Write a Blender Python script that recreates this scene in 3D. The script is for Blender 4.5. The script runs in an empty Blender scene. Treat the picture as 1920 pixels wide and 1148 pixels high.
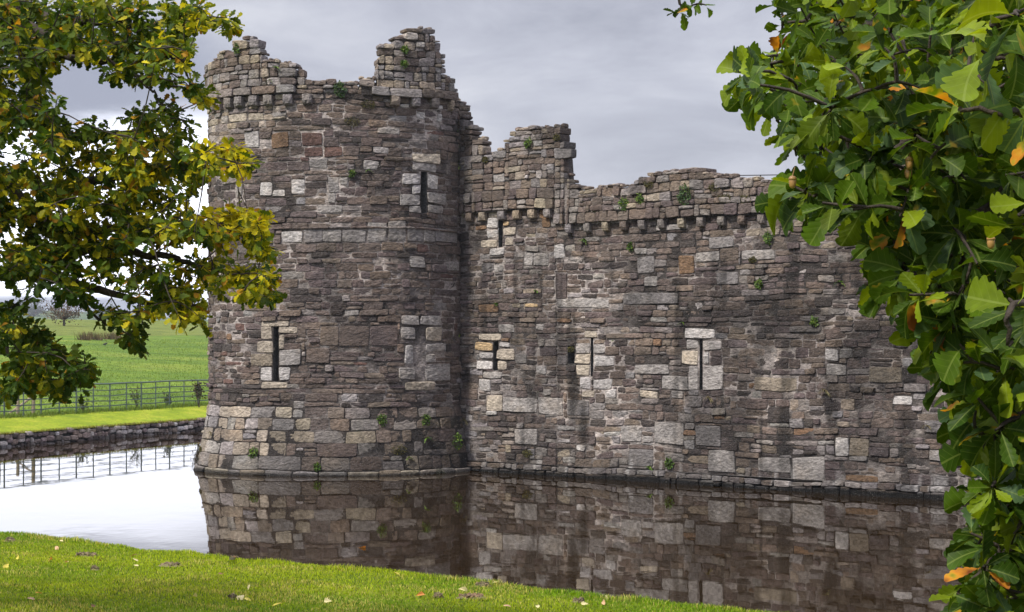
import bpy, math, random
import numpy as np
from mathutils import Vector

rng = np.random.default_rng(7)
random.seed(7)
C = bpy.context.scene.collection
F, EYE, HOR = 3467.0, 4.0, 630.0          # focal length in photo pixels, eye height over the water, horizon row


# ------------------------------------------------------------------ helpers
def ray(px, py, Y):
    return np.array([(px - 960) / F * Y, Y, EYE + (HOR - py) / F * Y])


def _hash(ix, iy, iz, seed):
    h = (ix * 374761393 + iy * 668265263 + iz * 2147483647 + seed * 974711) & 0xFFFFFFFF
    h = ((h ^ (h >> 13)) * 1274126177) & 0xFFFFFFFF
    h = h ^ (h >> 16)
    return (h & 0xFFFF) / 65535.0


def vnoise(x, y, z=0.0, seed=0):
    """value noise in -1..1"""
    x = np.asarray(x, float); y = np.asarray(y, float); z = np.asarray(z, float) + np.zeros_like(x)
    xi, yi, zi = np.floor(x).astype(np.int64), np.floor(y).astype(np.int64), np.floor(z).astype(np.int64)
    fx, fy, fz = x - xi, y - yi, z - zi
    fx, fy, fz = [f * f * (3 - 2 * f) for f in (fx, fy, fz)]
    out = 0
    for dx in (0, 1):
        for dy in (0, 1):
            for dz in (0, 1):
                w = (fx if dx else 1 - fx) * (fy if dy else 1 - fy) * (fz if dz else 1 - fz)
                out = out + w * _hash(xi + dx, yi + dy, zi + dz, seed)
    return out * 2 - 1


def fbm(x, y, z=0.0, seed=0, oct=3):
    a, s, t = 1.0, 0.0, 0.0
    for o in range(oct):
        s = s + a * vnoise(np.asarray(x) * 2 ** o, np.asarray(y) * 2 ** o, np.asarray(z) * 2 ** o, seed + o * 17)
        t += a; a *= .5
    return s / t


def smooth(a, b, x):
    t = np.clip((np.asarray(x, float) - a) / (b - a), 0, 1)
    return t * t * (3 - 2 * t)


def make_mesh(name, verts, faces, mats, parent=None, col=None, uv=None, midx=None, shade=False, age=None, loc=None):
    """faces: list of (k,n) int arrays of quads/tris, concatenated in order"""
    verts = np.asarray(verts, np.float32)
    if loc is not None:
        verts = verts - np.asarray(loc, np.float32)
    me = bpy.data.meshes.new(name)
    faces = [np.asarray(f, np.int32) for f in faces if len(f)]
    loops = np.concatenate([f.ravel() for f in faces])
    tot = np.concatenate([np.full(len(f), f.shape[1], np.int32) for f in faces])
    start = np.concatenate([[0], np.cumsum(tot)[:-1]]).astype(np.int32)
    me.vertices.add(len(verts)); me.vertices.foreach_set('co', verts.ravel())
    me.loops.add(len(loops)); me.loops.foreach_set('vertex_index', loops)
    me.polygons.add(len(tot)); me.polygons.foreach_set('loop_start', start); me.polygons.foreach_set('loop_total', tot)
    for m in (mats if isinstance(mats, (list, tuple)) else [mats]):
        me.materials.append(m)
    if midx is not None:
        me.polygons.foreach_set('material_index', np.asarray(midx, np.int32))
    me.polygons.foreach_set('use_smooth', np.full(len(tot), bool(shade)))
    if col is not None:
        c = np.ones((len(verts), 4), np.float32); c[:, :3] = np.clip(col, 0, 1)
        a = me.color_attributes.new('Col', 'FLOAT_COLOR', 'POINT'); a.data.foreach_set('color', c.ravel())
    if age is not None:
        a = me.attributes.new('Age', 'FLOAT', 'POINT'); a.data.foreach_set('value', np.asarray(age, np.float32))
    if uv is not None:
        u = me.uv_layers.new(name='UVMap'); u.data.foreach_set('uv', np.asarray(uv, np.float32)[loops].ravel())
    me.update(calc_edges=True); me.validate()
    o = bpy.data.objects.new(name, me); C.objects.link(o)
    if parent: o.parent = parent
    if loc is not None: o.location = tuple(float(v) for v in loc)
    return o


def tag(o, label=None, cat=None, group=None, kind=None):
    for k, v in (('label', label), ('category', cat), ('group', group), ('kind', kind)):
        if v: o[k] = v
    return o


def empty(name, loc, label, cat, group=None):
    o = bpy.data.objects.new(name, None); C.objects.link(o)
    o.location = tuple(float(v) for v in loc); o.empty_display_size = .3
    bpy.context.view_layer.update()
    return tag(o, label, cat, group)


def child(name, verts, faces, mats, root, **k):
    """world-space geometry parented to a thing whose root only translates"""
    l = np.array(root.matrix_world.translation) if root.parent is None else np.zeros(3)
    if root.parent is None:
        l = np.array(root.location)
        return make_mesh(name, np.asarray(verts) - l, faces, mats, root, **k)
    p = root
    l = np.zeros(3)
    while p is not None:
        l = l + np.array(p.location); p = p.parent
    return make_mesh(name, np.asarray(verts) - l, faces, mats, root, **k)


class Geo:
    """collects pieces of quads and tris with per-vertex colour"""
    def __init__(s): s.v, s.q, s.t, s.c, s.n = [], [], [], [], 0
    def add(s, v, q=None, t=None, c=(1, 1, 1)):
        v = np.asarray(v, float).reshape(-1, 3)
        s.v.append(v)
        c = np.asarray(c, float)
        s.c.append(np.broadcast_to(c, (len(v), 3)) if c.ndim == 1 else c)
        if q is not None and len(q): s.q.append(np.asarray(q) + s.n)
        if t is not None and len(t): s.t.append(np.asarray(t) + s.n)
        s.n += len(v)
    def tube(s, pts, rad, sides=6, c=(1, 1, 1), cap=True):
        pts = np.asarray(pts, float); n = len(pts)
        rad = np.broadcast_to(np.asarray(rad, float), (n,))
        tan = np.gradient(pts, axis=0); tan /= np.linalg.norm(tan, axis=1)[:, None] + 1e-9
        up = np.array([0, 0, 1.]) if abs(tan[0][2]) < .9 else np.array([1., 0, 0])
        vs = []
        for i in range(n):
            x = np.cross(up, tan[i]); x /= np.linalg.norm(x) + 1e-9
            y = np.cross(tan[i], x); up = y if False else up
            a = np.linspace(0, 2 * math.pi, sides, endpoint=False)
            vs.append(pts[i] + rad[i] * (np.cos(a)[:, None] * x + np.sin(a)[:, None] * y))
        i, j = np.meshgrid(np.arange(n - 1), np.arange(sides), indexing='ij')
        k = (j + 1) % sides
        q = np.stack([i * sides + j, i * sides + k, (i + 1) * sides + k, (i + 1) * sides + j], -1).reshape(-1, 4)
        v = np.concatenate(vs)
        t = []
        if cap:
            v = np.concatenate([v, pts[:1], pts[-1:]])
            for j in range(sides):
                t += [[(j + 1) % sides, j, n * sides], [(n - 1) * sides + j, (n - 1) * sides + (j + 1) % sides, n * sides + 1]]
        s.add(v, q, t, c)
    def box(s, p, ax, ay, az, c=(1, 1, 1)):
        p, ax, ay, az = [np.asarray(x, float) for x in (p, ax, ay, az)]
        v = [p + sx * ax + sy * ay + sz * az for sx in (-1, 1) for sy in (-1, 1) for sz in (-1, 1)]
        q = [[0, 1, 3, 2], [4, 6, 7, 5], [0, 4, 5, 1], [2, 3, 7, 6], [0, 2, 6, 4], [1, 5, 7, 3]]
        s.add(v, q, None, c)
    def arrays(s):
        return np.concatenate(s.v), [np.concatenate(x) for x in (s.q, s.t) if x], np.concatenate(s.c)
    def build(s, name, mat, parent=None, shade=False, loc=None):
        v, f, c = s.arrays()
        if parent is not None:
            return child(name, v, f, mat, parent, col=c, shade=shade)
        return make_mesh(name, v, f, mat, None, col=c, shade=shade, loc=loc)


def spline(pts, n):
    pts = np.asarray(pts, float); m = len(pts)
    if m == 2:
        t = np.linspace(0, 1, n)[:, None]; return pts[0] * (1 - t) + pts[1] * t
    P = np.vstack([2 * pts[0] - pts[1], pts, 2 * pts[-1] - pts[-2]])
    out = []
    for u in np.linspace(0, m - 1, n):
        i = min(int(u), m - 2); f = u - i
        a, b, c, d = P[i], P[i + 1], P[i + 2], P[i + 3]
        out.append(.5 * ((2 * b) + (-a + c) * f + (2 * a - 5 * b + 4 * c - d) * f * f + (-a + 3 * b - 3 * c + d) * f ** 3))
    return np.array(out)


# ------------------------------------------------------------------ materials
def nt(name):
    m = bpy.data.materials.new(name); m.use_nodes = True
    n = m.node_tree.nodes; n.clear()
    return m, n, m.node_tree.links


def N(nodes, typ, **kw):
    x = nodes.new(typ)
    for k, v in kw.items():
        if k in ('operation', 'blend_type', 'data_type', 'attribute_name', 'noise_dimensions', 'feature', 'interpolation_type', 'sky_type', 'sun_disc', 'gradient_type', 'clamp', 'use_clamp'):
            setattr(x, k, v)
        else:
            x.inputs[int(k[1:]) if k[0] == 'i' and k[1:].isdigit() else k].default_value = v
    return x


def ramp(nodes, stops):
    r = nodes.new('ShaderNodeValToRGB'); e = r.color_ramp.elements
    while len(e) > 1: e.remove(e[-1])
    e[0].position = stops[0][0]; e[0].color = (*stops[0][1], 1)
    for p, c in stops[1:]:
        x = e.new(p); x.color = (*c, 1)
    return r


def mix(n, l, blend, fac, a, b):
    m = n.new('ShaderNodeMix'); m.data_type = 'RGBA'; m.blend_type = blend
    for sock, v in ((m.inputs[0], fac), (m.inputs[6], a), (m.inputs[7], b)):
        if hasattr(v, 'is_linked'): l.new(v, sock)
        elif isinstance(v, (tuple, list)): sock.default_value = (*v, 1)
        else: sock.default_value = v
    return m.outputs[2]


def g3(v): return (v, v, v)


def mat_stone(name, speckle=.5, wet=False):
    m, n, l = nt(name)
    tc = N(n, 'ShaderNodeTexCoord')
    at = N(n, 'ShaderNodeAttribute', attribute_name='Col')
    mp = N(n, 'ShaderNodeMapping'); mp.inputs['Scale'].default_value = (1, 1, 2.2); l.new(tc.outputs['Object'], mp.inputs[0])
    n1 = N(n, 'ShaderNodeTexNoise', Scale=9.0, Detail=8.0, Roughness=.72); l.new(mp.outputs[0], n1.inputs['Vector'])
    r1 = ramp(n, [(.30, g3(.30)), (.5, g3(1.0)), (.70, g3(1.75))]); l.new(n1.outputs[0], r1.inputs[0])
    c = mix(n, l, 'MULTIPLY', 1.0, at.outputs['Color'], r1.outputs[0])
    n2 = N(n, 'ShaderNodeTexNoise', Scale=1.1, Detail=5.0, Roughness=.6); l.new(tc.outputs['Object'], n2.inputs['Vector'])
    r2 = ramp(n, [(.3, (.72, .70, .72)), (.52, (1, 1, 1)), (.7, (1.2, 1.12, 1.02))]); l.new(n2.outputs[0], r2.inputs[0])
    c = mix(n, l, 'MULTIPLY', .8, c, r2.outputs[0])
    n3 = N(n, 'ShaderNodeTexNoise', Scale=38.0, Detail=4.0, Roughness=.7); l.new(tc.outputs['Object'], n3.inputs['Vector'])
    r3 = ramp(n, [(.58, g3(0)), (.7, g3(1))]); l.new(n3.outputs[0], r3.inputs[0])
    f = N(n, 'ShaderNodeMath', operation='MULTIPLY', i1=speckle); l.new(r3.outputs[0], f.inputs[0])
    c = mix(n, l, 'MIX', f.outputs[0], c, (.36, .34, .32))
    r4 = ramp(n, [(.3, g3(1)), (.42, g3(0))]); l.new(n3.outputs[0], r4.inputs[0])
    f4 = N(n, 'ShaderNodeMath', operation='MULTIPLY', i1=.55); l.new(r4.outputs[0], f4.inputs[0])
    c = mix(n, l, 'MIX', f4.outputs[0], c, (.02, .017, .016))
    b = N(n, 'ShaderNodeBsdfPrincipled', Roughness=.88); b.inputs['Specular IOR Level'].default_value = .25
    l.new(c, b.inputs['Base Color'])
    bp = N(n, 'ShaderNodeBump', Strength=1.0, Distance=.07); l.new(n1.outputs[0], bp.inputs['Height'])
    bp2 = N(n, 'ShaderNodeBump', Strength=.7, Distance=.02); l.new(n3.outputs[0], bp2.inputs['Height']); l.new(bp.outputs[0], bp2.inputs['Normal'])
    l.new(bp2.outputs[0], b.inputs['Normal'])
    o = N(n, 'ShaderNodeOutputMaterial'); l.new(b.outputs[0], o.inputs[0])
    return m


def mat_leaf(name, trans=.4, rough=.42, veins=False, spots=0.0, spec=.4, gain=1.0, tgain=1.0):
    m, n, l = nt(name)
    at = N(n, 'ShaderNodeAttribute', attribute_name='Col'); c = at.outputs['Color']
    tc = N(n, 'ShaderNodeTexCoord')
    ns = N(n, 'ShaderNodeTexNoise', Scale=26.0, Detail=5.0); l.new(tc.outputs['Object'], ns.inputs['Vector'])
    rr = ramp(n, [(.3, g3(.72)), (.7, g3(1.28))]); l.new(ns.outputs[0], rr.inputs[0])
    c = mix(n, l, 'MULTIPLY', 1.0, c, rr.outputs[0])
    bump = None
    if veins:
        sp = N(n, 'ShaderNodeSeparateXYZ'); l.new(tc.outputs['UV'], sp.inputs[0])
        ab = N(n, 'ShaderNodeMath', operation='ABSOLUTE'); l.new(sp.outputs[0], ab.inputs[0])
        mid = N(n, 'ShaderNodeMath', operation='LESS_THAN', i1=.016); l.new(ab.outputs[0], mid.inputs[0])
        k = N(n, 'ShaderNodeMath', operation='MULTIPLY', i1=-1.0); l.new(ab.outputs[0], k.inputs[0])
        su = N(n, 'ShaderNodeMath', operation='ADD'); l.new(k.outputs[0], su.inputs[0]); l.new(sp.outputs[1], su.inputs[1])
        m7 = N(n, 'ShaderNodeMath', operation='MULTIPLY', i1=6.0); l.new(su.outputs[0], m7.inputs[0])
        fr = N(n, 'ShaderNodeMath', operation='FRACT'); l.new(m7.outputs[0], fr.inputs[0])
        pg = N(n, 'ShaderNodeMath', operation='PINGPONG', i1=.5); l.new(m7.outputs[0], pg.inputs[0])
        sv = N(n, 'ShaderNodeMath', operation='LESS_THAN', i1=.035); l.new(pg.outputs[0], sv.inputs[0])
        sv2 = N(n, 'ShaderNodeMath', operation='MULTIPLY', i1=.55); l.new(sv.outputs[0], sv2.inputs[0])
        mx = N(n, 'ShaderNodeMath', operation='MAXIMUM'); l.new(mid.outputs[0], mx.inputs[0]); l.new(sv2.outputs[0], mx.inputs[1])
        fv = N(n, 'ShaderNodeMath', operation='MULTIPLY', i1=.34); l.new(mx.outputs[0], fv.inputs[0])
        c = mix(n, l, 'MIX', fv.outputs[0], c, (.26, .32, .08))
        bump = N(n, 'ShaderNodeBump', Strength=.16, Distance=.004); l.new(pg.outputs[0], bump.inputs['Height'])
    if spots:
        ag = N(n, 'ShaderNodeAttribute', attribute_name='Age')
        s2 = N(n, 'ShaderNodeTexNoise', Scale=17.0, Detail=3.0); l.new(tc.outputs['Object'], s2.inputs['Vector'])
        ad = N(n, 'ShaderNodeMath', operation='ADD'); l.new(ag.outputs['Fac'], ad.inputs[0]); l.new(s2.outputs[0], ad.inputs[1])
        r5 = ramp(n, [(.98, g3(0)), (1.0, g3(1))])
        sb = N(n, 'ShaderNodeMath', operation='MULTIPLY', i1=.8); l.new(ad.outputs[0], sb.inputs[0])
        r5 = ramp(n, [(.74, g3(0)), (.80, g3(1))]); l.new(sb.outputs[0], r5.inputs[0])
        r6 = ramp(n, [(.74, (.42, .36, .03)), (.82, (.55, .22, .02)), (.92, (.16, .05, .015))]); l.new(sb.outputs[0], r6.inputs[0])
        c = mix(n, l, 'MIX', r5.outputs[0], c, r6.outputs[0])
    b = N(n, 'ShaderNodeBsdfPrincipled', Roughness=rough); b.inputs['Specular IOR Level'].default_value = spec
    l.new(c, b.inputs['Base Color'])
    if bump: l.new(bump.outputs[0], b.inputs['Normal'])
    tr = N(n, 'ShaderNodeBsdfTranslucent')
    ct = mix(n, l, 'MULTIPLY', 1.0, c, (1.5 * tgain, 1.35 * tgain, .6))
    l.new(ct, tr.inputs[0])
    ms = N(n, 'ShaderNodeMixShader', Fac=trans); l.new(b.outputs[0], ms.inputs[1]); l.new(tr.outputs[0], ms.inputs[2])
    o = N(n, 'ShaderNodeOutputMaterial'); l.new(ms.outputs[0], o.inputs[0])
    return m


def mat_simple(name, col=None, rough=.8, metal=0, noise=8.0, amp=.35, bump=.3, attr=False, spec=.3):
    m, n, l = nt(name)
    tc = N(n, 'ShaderNodeTexCoord')
    ns = N(n, 'ShaderNodeTexNoise', Scale=noise, Detail=6.0, Roughness=.65); l.new(tc.outputs['Object'], ns.inputs['Vector'])
    rr = ramp(n, [(.25, g3(1 - amp)), (.75, g3(1 + amp))]); l.new(ns.outputs[0], rr.inputs[0])
    if attr:
        a = N(n, 'ShaderNodeAttribute', attribute_name='Col'); src = a.outputs['Color']
    else: src = col
    c = mix(n, l, 'MULTIPLY', 1.0, src, rr.outputs[0])
    b = N(n, 'ShaderNodeBsdfPrincipled', Roughness=rough, Metallic=metal); b.inputs['Specular IOR Level'].default_value = spec
    l.new(c, b.inputs['Base Color'])
    bp = N(n, 'ShaderNodeBump', Strength=bump, Distance=.02); l.new(ns.outputs[0], bp.inputs['Height']); l.new(bp.outputs[0], b.inputs['Normal'])
    o = N(n, 'ShaderNodeOutputMaterial'); l.new(b.outputs[0], o.inputs[0])
    return m


def mat_ground(name, stops, big=.5, fine=14.0, aniso=1.0, straw=.0, bump=.05):
    """grass seen from afar: patches of greens from two noises"""
    m, n, l = nt(name)
    tc = N(n, 'ShaderNodeTexCoord')
    mp = N(n, 'ShaderNodeMapping'); mp.inputs['Scale'].default_value = (1, aniso, 1); l.new(tc.outputs['Object'], mp.inputs[0])
    a = N(n, 'ShaderNodeTexNoise', Scale=big, Detail=9.0, Roughness=.62); l.new(mp.outputs[0], a.inputs['Vector'])
    r = ramp(n, stops); l.new(a.outputs[0], r.inputs[0])
    f = N(n, 'ShaderNodeTexNoise', Scale=fine, Detail=6.0, Roughness=.75); l.new(mp.outputs[0], f.inputs['Vector'])
    r2 = ramp(n, [(.3, g3(.5)), (.52, g3(1)), (.72, g3(1.5))]); l.new(f.outputs[0], r2.inputs[0])
    c = mix(n, l, 'MULTIPLY', 1.0, r.outputs[0], r2.outputs[0])
    b = N(n, 'ShaderNodeBsdfPrincipled', Roughness=.9); b.inputs['Specular IOR Level'].default_value = .15
    l.new(c, b.inputs['Base Color'])
    bp = N(n, 'ShaderNodeBump', Strength=1.0, Distance=bump); l.new(f.outputs[0], bp.inputs['Height']); l.new(bp.outputs[0], b.inputs['Normal'])
    o = N(n, 'ShaderNodeOutputMaterial'); l.new(b.outputs[0], o.inputs[0])
    return m


def mat_water():
    m, n, l = nt('moat_water')
    tc = N(n, 'ShaderNodeTexCoord')
    mp = N(n, 'ShaderNodeMapping'); mp.inputs['Scale'].default_value = (1, .6, 1); l.new(tc.outputs['Object'], mp.inputs[0])
    ns = N(n, 'ShaderNodeTexNoise', Scale=.9, Detail=3.0); l.new(mp.outputs[0], ns.inputs['Vector'])
    b = N(n, 'ShaderNodeBsdfPrincipled', Roughness=.02, IOR=1.21)
    b.inputs['Base Color'].default_value = (.016, .009, .003, 1)
    bp = N(n, 'ShaderNodeBump', Strength=.22, Distance=.014); l.new(ns.outputs[0], bp.inputs['Height']); l.new(bp.outputs[0], b.inputs['Normal'])
    o = N(n, 'ShaderNodeOutputMaterial'); l.new(b.outputs[0], o.inputs[0])
    return m


M_STONE = mat_stone('castle_stone', .52)
M_RUBBLE = mat_stone('rubble_stone', .2)
M_LEAF_L = mat_leaf('oak_leaf_autumn', .42, .6, spec=.15)
M_LEAF_R = mat_leaf('oak_leaf_green', .38, .5, veins=True, spots=1.0, spec=.14)
M_PLANT = mat_leaf('wall_plant_leaf', .25, .6)
M_FALLEN = mat_leaf('fallen_leaf', .15, .6)
M_BLADE = mat_leaf('grass_blade', .4, .55, spec=.2)
M_BARK = mat_simple('bark', (.045, .035, .028), .9, 0, 30, .5, .8)
M_FENCE = mat_simple('painted_railing', (.085, .115, .125), .5, .2, 12, .25, .1, spec=.5)
M_TIMBER = mat_simple('weathered_timber', (.26, .21, .15), .9, 0, 9, .4, .5)
M_SOIL = mat_simple('soil', attr=True, rough=.95, noise=30, amp=.5, bump=.8)
M_ACORN = mat_simple('acorn', (.36, .20, .07), .35, 0, 20, .25, .1, spec=.5)
M_DARKRAIL = mat_simple('dark_rail', (.03, .03, .03), .5, .5, 10, .2, .1)
M_BIRD = mat_simple('black_feathers', (.012, .012, .014), .6, 0, 20, .3, .2)

# ------------------------------------------------------------------ stone surfaces
class Tower:
    cx, cy, a, b = -5.30, 55.70, 3.82, 2.66
    bat_z, bat = 1.95, .36
    def __init__(s):
        ph = np.linspace(-math.pi, math.pi, 4001)
        dl = np.hypot(s.a * np.cos(ph), s.b * np.sin(ph))
        L = np.concatenate([[0], np.cumsum((dl[1:] + dl[:-1]) / 2 * np.diff(ph))])
        s.ph, s.L = ph, L - np.interp(0, ph, L)
        s.smin, s.smax = s.L[0], s.L[-1]
    def map(s, S, Z, D):
        p = np.interp(S, s.L, s.ph)
        d = D + s.bat * np.clip((s.bat_z - Z) / s.bat_z, 0, 1.2)
        nx, ny = np.sin(p) / s.a, -np.cos(p) / s.b
        k = np.hypot(nx, ny); nx, ny = nx / k, ny / k
        return np.stack([s.cx + s.a * np.sin(p) + nx * d, s.cy - s.b * np.cos(p) + ny * d, Z + np.zeros_like(p)], -1)
    def sz(s, px, py):
        k = (px - 960) / F                       # X = k*Y
        A = (k / s.a) ** 2 + 1 / s.b ** 2
        B = -2 * (k * s.cx / s.a ** 2 + s.cy / s.b ** 2)
        Cc = (s.cx / s.a) ** 2 + (s.cy / s.b) ** 2 - 1
        disc = B * B - 4 * A * Cc
        Y = (-B - math.sqrt(max(disc, 0))) / (2 * A)
        if disc < 0: Y = -B / (2 * A)
        p = math.atan2((k * Y - s.cx) / s.a, -(Y - s.cy) / s.b)
        if disc < 0: p = math.copysign(min(abs(p), 1.75), p)
        return float(np.interp(p, s.ph, s.L)), EYE + (HOR - py) / F * Y


class Wall:
    P, D, Nn = np.array([-1.55, 55.2]), np.array([.765, -.644]), np.array([-.644, -.765])
    def map(s, S, Z, D):
        S = np.asarray(S, float)
        return np.stack([s.P[0] + s.D[0] * S + s.Nn[0] * D, s.P[1] + s.D[1] * S + s.Nn[1] * D, Z + np.zeros_like(S)], -1)
    def sz(s, px, py):
        k = (px - 960) / F
        t = (k * s.P[1] - s.P[0]) / (s.D[0] - k * s.D[1])
        return t, EYE + (HOR - py) / F * (s.P[1] + s.D[1] * t)


TW, CW = Tower(), Wall()


class Stones:
    STEP = .062
    def __init__(s, surf): s.surf = surf; s.S, s.Z, s.D, s.M, s.c, s.q, s.n = [], [], [], [], [], [], 0
    def add(s, s0, s1, z0, z1, off=0., back=-.10, col=(.2, .2, .2), rough=1., joint=.007, cap=False, rnd=1., step=None):
        w, h = s1 - s0 - 2 * joint, z1 - z0 - 2 * joint
        if w < .03 or h < .025: return
        st = step or s.STEP
        nu, nv = max(3, int(math.ceil(w / st)) + 2), max(3, int(math.ceil(h / st)) + 2)
        e = min(.014 * rnd, w * .2, h * .2)
        u = np.concatenate([[0], np.linspace(e, w - e, nu - 1), [w]]); v = np.concatenate([[0], np.linspace(e, h - e, nv - 1), [h]])
        U, V = np.meshgrid(u, v, indexing='ij')
        edge = np.zeros(U.shape); edge[0] = edge[-1] = 1; edge[:, 0] = edge[:, -1] = 1
        a, b = U / w, V / h
        j = rng.uniform(-1, 1, (4, 2)) * np.array([min(.03, w * .10), min(.022, h * .15)])
        wts = [(1 - a) * (1 - b), a * (1 - b), a * b, (1 - a) * b]
        dU = sum(wt * jj[0] for wt, jj in zip(wts, j)); dV = sum(wt * jj[1] for wt, jj in zip(wts, j))
        cr = min(.014 * rnd, w * .2, h * .2)          # corner rounding
        pw = (np.abs(2 * a - 1) ** 4) * (np.abs(2 * b - 1) ** 4)
        dU = dU - np.sign(2 * a - 1) * pw * cr; dV = dV - np.sign(2 * b - 1) * pw * cr
        S_, Z_ = s0 + joint + U + dU, z0 + joint + V + dV
        tilt = rng.uniform(-.018, .018) * (2 * a - 1) + rng.uniform(-.014, .014) * (2 * b - 1)
        bulge = rnd * .007 * (1 - (2 * a - 1) ** 2) * (1 - (2 * b - 1) ** 2)
        D_ = off + tilt + bulge - edge * (.009 * rnd + .006)
        nu1, nv1 = len(u), len(v)
        idx = np.arange(nu1 * nv1).reshape(nu1, nv1) + s.n
        q = [np.stack([idx[:-1, :-1], idx[1:, :-1], idx[1:, 1:], idx[:-1, 1:]], -1).reshape(-1, 4)]
        ring = np.concatenate([idx[:, 0], idx[-1, 1:], idx[-2::-1, -1], idx[0, -2:0:-1]]) - s.n
        rs, rz = S_.ravel()[ring], Z_.ravel()[ring]
        ro = np.arange(len(ring)) + s.n + nu1 * nv1; rn = np.roll(ro, -1)
        a0 = ring + s.n; a1 = np.roll(a0, -1)
        q.append(np.stack([a0, ro, rn, a1], -1))
        s.S += [S_.ravel(), rs]; s.Z += [Z_.ravel(), rz]; s.D += [D_.ravel(), np.full(len(ring), back)]
        s.M += [np.where(edge.ravel() > 0, .45, 1.) * rough, np.zeros(len(ring))]
        n = nu1 * nv1 + len(ring)
        if cap:
            bi = s.n + n
            s.S.append(np.array([(s0 + s1) / 2])); s.Z.append(np.array([(z0 + z1) / 2])); s.D.append(np.array([back])); s.M.append(np.zeros(1))
            q.append(np.stack([ro, np.full(len(ro), bi), rn, rn], -1)[:, :4] * 1)
            q[-1] = np.stack([ro[::1], np.full(len(ro), bi), rn], -1)
            s.tri = getattr(s, 'tri', []) + [q.pop()]
            n += 1
        s.c.append(np.broadcast_to(np.asarray(col, float), (n, 3)))
        s.q += q; s.n += n
    def grid(s, ss, zz, d, col, keep=None, amp=.012):
        """backing (mortar) sheet; keep(s,z) masks cells"""
        Sg, Zg = np.meshgrid(ss, zz, indexing='ij')
        idx = np.arange(Sg.size).reshape(Sg.shape) + s.n
        q = np.stack([idx[:-1, :-1], idx[1:, :-1], idx[1:, 1:], idx[:-1, 1:]], -1)
        if keep is not None:
            k = keep((Sg[:-1, :-1] + Sg[1:, 1:]) / 2, (Zg[:-1, :-1] + Zg[1:, 1:]) / 2); q = q[k]
        s.S.append(Sg.ravel()); s.Z.append(Zg.ravel()); s.D.append(np.full(Sg.size, d) if np.isscalar(d) else d.ravel()); s.M.append(np.full(Sg.size, amp / .016))
        s.c.append(col(Sg.ravel(), Zg.ravel())); s.q.append(q.reshape(-1, 4)); s.n += Sg.size
    def raw(s, S_, Z_, D_, q, col):
        s.S.append(np.asarray(S_, float)); s.Z.append(np.asarray(Z_, float)); s.D.append(np.asarray(D_, float)); s.M.append(np.zeros(len(S_)))
        s.c.append(np.broadcast_to(np.asarray(col, float), (len(S_), 3))); s.q.append(np.asarray(q) + s.n); s.n += len(S_)
    def build(s, name, root, mat=None, stain=None):
        S_, Z_, D_, M_ = [np.concatenate(x) for x in (s.S, s.Z, s.D, s.M)]
        col = np.concatenate(s.c).copy()
        nz = .6 * fbm(S_ * 5, Z_ * 9, D_ * 3, 3, 3) + .4 * vnoise(S_ * 16, Z_ * 26, D_ * 4, 9)
        D2 = D_ + .020 * nz * M_
        Z2 = Z_ + warp(S_, Z_)
        col *= (1 + .16 * fbm(S_ * 4, Z_ * 6, 0, 21, 2))[:, None]
        if stain: col = stain(S_, Z_, D_, col)
        v = s.surf.map(S_, Z2, D2)
        f = [np.concatenate(s.q)]
        if getattr(s, 'tri', None): f.append(np.concatenate(s.tri))
        return child(name, v, f, mat or M_STONE, root, col=col)


def warp(S_, Z_):
    return .04 * vnoise(np.asarray(S_) * .45, np.asarray(Z_) * .35, 0, 31) + .018 * vnoise(np.asarray(S_) * 1.7, np.asarray(Z_) * 1.5, 0, 33)


PAL = {  # dry albedo of the different stones
    'brown': (.122, .095, .082), 'dark': (.062, .051, .047), 'grey': (.200, .177, .165), 'purple': (.113, .088, .084),
    'rust': (.20, .125, .075), 'red': (.13, .078, .066), 'L': (.31, .285, .27), 'W': (.47, .44, .425), 'C': (.43, .37, .30),
    'G': (.22, .202, .198), 'O': (.46, .33, .19), 'warm': (.155, .121, .098), 'tan': (.27, .225, .175)}


def pick(weights):
    ks = list(weights); k = random.choices(ks, [weights[x] for x in ks])[0]
    c = np.array(PAL[k]) * random.uniform(.98, 1.24)
    return c * np.array([random.uniform(.97, 1.04), 1, random.uniform(.96, 1.05)])


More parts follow.
